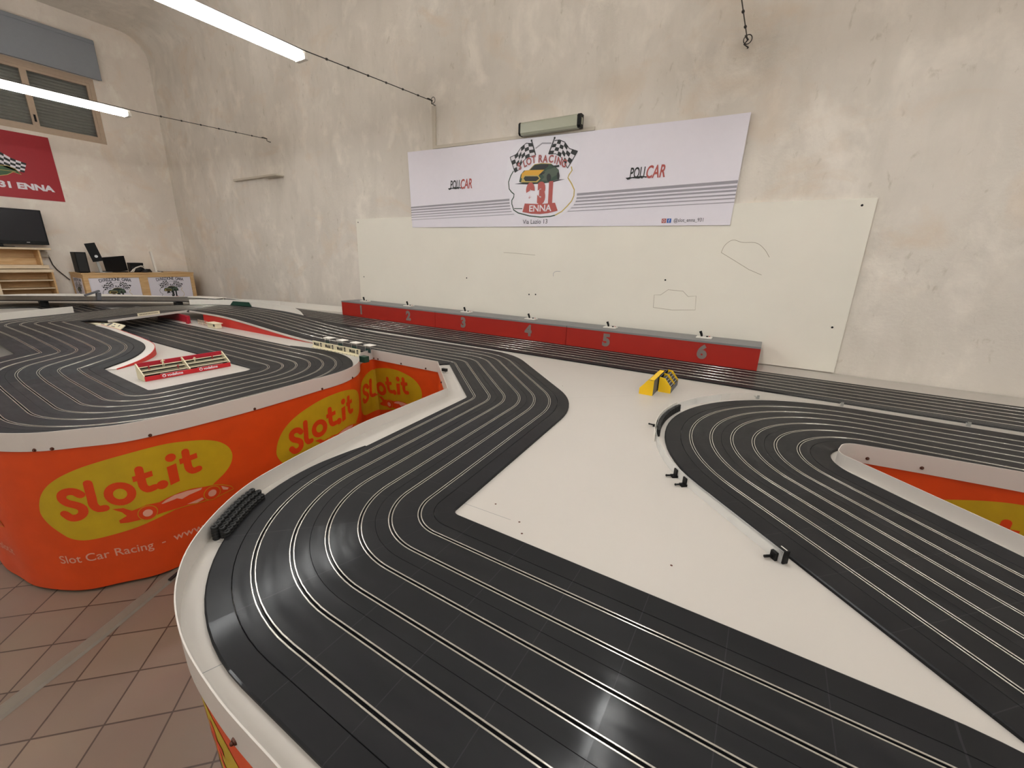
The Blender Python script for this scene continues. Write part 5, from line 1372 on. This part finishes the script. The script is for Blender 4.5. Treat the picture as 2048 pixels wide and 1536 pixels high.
# pit building with cream roof beside the tunnel mouth
pb = empty('pit_building', (-5.6, 1.46, ZT), 'model pit building with a printed cream roof beside the tunnel mouth', 'model building')
rf = [(-5.95, 1.36, .862), (-6.10, 1.50, .868), (-5.32, 1.50, .868), (-5.10, 1.39, .858)]
mb = MB(); mb.add([Vector(p) for p in rf] + [Vector(p) + Vector((0, 0, -.008)) for p in rf], [(0, 3, 2, 1), (4, 5, 6, 7), (0, 4, 7, 3), (1, 2, 6, 5), (2, 3, 7, 6), (0, 1, 5, 4)], M['cream']); mb.build('roof', None, pb, world=True)
mb = MB(); mb.add([(-5.90, 1.375, ZT + .0005), (-5.16, 1.40, ZT + .0005), (-5.33, 1.485, ZT + .0005), (-6.02, 1.485, ZT + .0005), (-5.90, 1.375, .853), (-5.16, 1.40, .850), (-5.33, 1.485, .859), (-6.02, 1.485, .859)], [(0, 1, 5, 4), (1, 2, 6, 5), (2, 3, 7, 6), (3, 0, 4, 7)], M['tealglass']); mb.build('body', None, pb, world=True)
pr = Print()
def roofmap(u, v, l):     # u along the roof 0..1, v across 0..1
    a = Vector(rf[0]).lerp(Vector(rf[3]), u); b = Vector(rf[1]).lerp(Vector(rf[2]), u); q = a.lerp(b, v); return Vector((q.x, q.y, q.z + .0008 + l))
pr.poly([(.12, .35), (.34, .35), (.34, .85), (.12, .85)], M['inkred'], 1)
for a, b, c, d in ((.42, .6, .56, .7), (.42, .25, .52, .36), (.60, .2, .66, .8), (.72, .25, .82, .36), (.72, .6, .76, .75), (.86, .5, .89, .8), (.38, .7, .41, .85)): pr.poly([(a, b), (c, b), (c, d), (a, d)], M['inkdark'], 1)
pr.build('roof_print', roofmap, pb, gap=.0006)
for k, x in enumerate((-5.05, -5.02, -4.99, -4.96, -4.93)):
    figure(x, 1.42 + .008 * (k % 2), ZT + .0005, .045, M['silver'], 'tiny grey figure in the line beside the pit building, number %s from the building' % ('one', 'two', 'three', 'four', 'five')[k], arms=k % 2)['group'] = 'tiny grey figures beside the pit building'
fn = empty('model_fence', (-4.80, 1.46, ZT), 'little grey picket fence at the end of the pit building', 'model fence')
for k in range(9):
    mb = MB(); mb.box(-4.90 + .022 * k, -4.896 + .022 * k, 1.468, 1.472, ZT + .0005, ZT + .042, M['greycard']); mb.build('picket', None, fn, world=True)
mb = MB(); mb.box(-4.905, -4.715, 1.471, 1.474, ZT + .030, ZT + .034, M['greycard']); mb.box(-4.905, -4.715, 1.471, 1.474, ZT + .012, ZT + .016, M['greycard']); mb.build('rail', None, fn, world=True)
mb = MB(); mb.box(-4.62, -4.50, 1.405, 1.435, ZT + .0005, ZT + .006, M['cream']); mb.build('kerb_plate', None, None, label='flat cream plate lying beside the raised bend', cat='plate')
# small stand and fence at the foot of the ramp wall
o = empty('model_kiosk', (-5.12, 2.19, ZT), 'cream model kiosk against the red ramp panel', 'model kiosk')
mb = MB(); mb.box(-.10, .07, -.03, .035, .0005, .050, M['cream']); mb.build('body', None, o, bevel=.003)
mb = MB(); mb.box(-.11, .08, -.04, .045, .050, .056, M['cream']); mb.build('roof', None, o)
mb = MB(); mb.box(.030, .060, -.0315, -.0303, .022, .044, M['black']); mb.build('sign', None, o, label='small black sign')
o = empty('model_fence', (-5.38, 2.19, ZT), 'brownish wire fence between tunnel post and cream kiosk', 'model fence')
for k in range(8):
    mb = MB(); mb.box(-.12 + .03 * k, -.116 + .03 * k, -.002, .002, .0005, .058, M['winframe']); mb.build('picket', None, o)
mb = MB(); mb.box(-.12, .095, .002, .005, .050, .054, M['winframe']); mb.box(-.12, .095, .002, .005, .022, .026, M['cream']); mb.build('rail', None, o)
# sign strip on the bridge fascia
sg = empty('bridge_sign', (-5.8, 1.85, .9), 'narrow cream sign standing on the edge of the bridge', 'sign')
bs = [s for s in RUN_B if s['seg'] == 5 and s['arc'] is None]
def fas(t, lift, z):
    a = IC; b = K1; q = a.lerp(b, t); d = (b - a).normalized(); return Vector((q.x - d.y * lift, q.y + d.x * lift, z))
zb = bs[0]['z'] + .004; ta, tb_ = .38, .66
mb = MB(); mb.add([fas(t, l + .002, z) for t in (ta, tb_) for l in (0, .003) for z in (zb + .002, zb + .034)], [(0, 1, 3, 2), (4, 6, 7, 5), (0, 4, 5, 1), (2, 3, 7, 6), (1, 5, 7, 3), (0, 2, 6, 4)], M['cream']); mb.build('board', None, sg, world=True)
pr = Print(); pr.text('CARRERA  RACING', (0, 0), .1, M['inkdark'], 1)
pr.items = []
for k in range(12): pr.poly([(.08 + .07 * k, .35), (.12 + .07 * k, .35), (.12 + .07 * k, .65), (.08 + .07 * k, .65)], M['inkdark'], 1)
pr.build('sign_print', lambda u, v, l: fas(tb_ + (ta - tb_) * u, .0055 + l, zb + .002 + .032 * v), sg, gap=.0006)

# white barriers on the raised track
def barrier(SM, off, h0, h1, label, rise=False):
    mb = MB(); vs = []; n = len(SM)
    for i, sm in enumerate(SM):
        hh = h1
        if rise: hh = h0 + (h1 - h0) * min(1, math.sqrt(max(0.0, i) / 3.0))
        for o, z in ((off, h0), (off, hh), (off - .004, hh), (off - .004, h0)):
            q = OFM(sm, o); vs.append((q.x, q.y, zq(sm, q) + z))
    fs = []
    for i in range(n - 1):
        for j in range(4): fs.append((i * 4 + j, i * 4 + (j + 1) % 4, (i + 1) * 4 + (j + 1) % 4, (i + 1) * 4 + j))
    fs += [(0, 1, 2, 3), tuple((n - 1) * 4 + k for k in range(4))]
    mb.add(vs, fs, M['white']); return mb.build('track_barrier', None, None, label=label, cat='barrier', group='white plastic barriers on the raised track')
barrier([s for s in RUN_B if (s['seg'] == 4 and s['p'].x < -4.75) or (s['arc'] == 5 and s['p'].x > -6.35)], -.339, -.010, .068, 'white strip barrier along the outer edge at the top of the ramp', True)
barrier([s for s in RUN_B if (s['seg'] == 5 and s['arc'] is None and s['p'].y < 1.62) or s['arc'] == 6 or (s['seg'] == 6 and s['p'].x < -5.5)], -.339, -.010, .068, 'white strip barrier round the far left bend of the bridge')
o = MB(); cs = [s for s in RUN_B if (s['seg'] == 4 or s['arc'] == 5) and -6.10 < s['p'].x < -5.86 and s['p'].y > 2.3]
if len(cs) > 2:
    a = OFM(cs[0], -.330); b = OFM(cs[-1], -.330); z = cs[0]['z'] + .001; d = (b - a).normalized(); nn = Vector((-d.y, d.x))
    vs = []
    for q in (0, .006):
        for t, h in ((0, 0), (1, 0), (.84, .055), (.10, .055)): p = a.lerp(b, t) + nn * q; vs.append((p.x, p.y, z + h))
    o.add(vs, [(0, 1, 2, 3), (7, 6, 5, 4), (0, 4, 5, 1), (1, 5, 6, 2), (2, 6, 7, 3), (3, 7, 4, 0)], M['green']); o.build('trapezoid_board', None, None, label='dark trapezoid board leaning on the white barrier at the top of the ramp', cat='board')

# far models
o = empty('start_gantry', (-8.05, 2.25, .885), 'dark slanted start gantry standing on the far flyover', 'gantry')
o.location = (-8.02, 1.98, .887)
mb = MB(); mb.obox((0, -.05, .040), (0, 0, 1), .030, .020, .040, M['greycard']); mb.build('leg', None, o)
mb = MB(); mb.obox((0, .07, .052), (0, .12, 1), .030, .022, .052, M['greycard']); mb.build('leg', None, o)
mb = MB(); mb.obox((0, .012, .098), (0, 1, .35), .030, .010, .085, M['greycard']); mb.build('beam', None, o)
o = empty('model_building', (-8.15, 3.50, ZT), 'model building with dark green end and flat white roof near the long wall', 'model building'); o.location = (-7.50, 3.18, ZT)
o.rotation_euler = (0, 0, .35)
mb = MB(); mb.box(-.26, -.13, -.10, .06, .0005, .105, M['green']); mb.build('green_block', None, o)
mb = MB(); mb.box(-.26, .26, -.11, .09, .106, .118, M['white']); mb.build('roof', None, o, bevel=.004)
mb = MB(); mb.box(-.12, .22, .05, .07, .0005, .105, M['white']); mb.build('back_wall', None, o)
for x in (.06, .22):
    mb = MB(); mb.obox((x, -.05, .053), (.4 if x < .2 else 0, 0, 1), .008, .006, .054, M['silver']); mb.build('post', None, o)
o = empty('model_barrier', (-7.0, 2.9, ZT), 'low white and red model barrier behind the bridge', 'barrier'); 
segs = [((-7.35, 2.22), (-7.20, 2.46), M['white']), ((-7.20, 2.46), (-7.08, 2.66), M['magenta']), ((-7.08, 2.66), (-6.98, 2.98), M['white'])]
for a, b, m_ in segs:
    mb = MB(); d = Vector((b[0] - a[0], b[1] - a[1], 0)); mb.obox(((a[0] + b[0]) / 2, (a[1] + b[1]) / 2, ZT + .026), d, .006, .0255, d.length / 2, m_); mb.build('barrier_panel', None, o, world=True)
# grey cover strip on the floor
mb = MB()
P = [(-2.02, -.30), (-2.055, -.02), (-2.18, .28), (-2.335, .60), (-2.42, .80)]
n = len(P)
vs = []
for i, p in enumerate(P):
    a = P[max(i - 1, 0)]; b = P[min(i + 1, n - 1)]; d = Vector((b[0] - a[0], b[1] - a[1])).normalized(); q = Vector((-d.y, d.x))
    for o_, z in ((-.034, .0005), (-.024, .008), (.024, .008), (.034, .0005)): vs.append((p[0] + q.x * o_, p[1] + q.y * o_, z))
mb.add(vs, [(i * 4 + j, (i + 1) * 4 + j, (i + 1) * 4 + j + 1, i * 4 + j + 1) for i in range(n - 1) for j in range(3)] + [(0, 1, 2, 3)], M['floorstrip'])
mb.build('floor_cable_cover', None, None, label='grey plastic cable cover lying across the floor tiles between the tables', cat='cable cover')
mb = MB(); mb.tube([(-2.30, .585, .012), (-2.36, .70, .012), (-2.42, .85, .012), (-2.6, 1.15, .012)], .008, 8, M['black']); mb.build('floor_cable', None, None, label='black cable coming out from under the grey floor cover', cat='cable')

bpy.data.objects.remove(_fo, do_unlink=True)
bpy.context.view_layer.update()
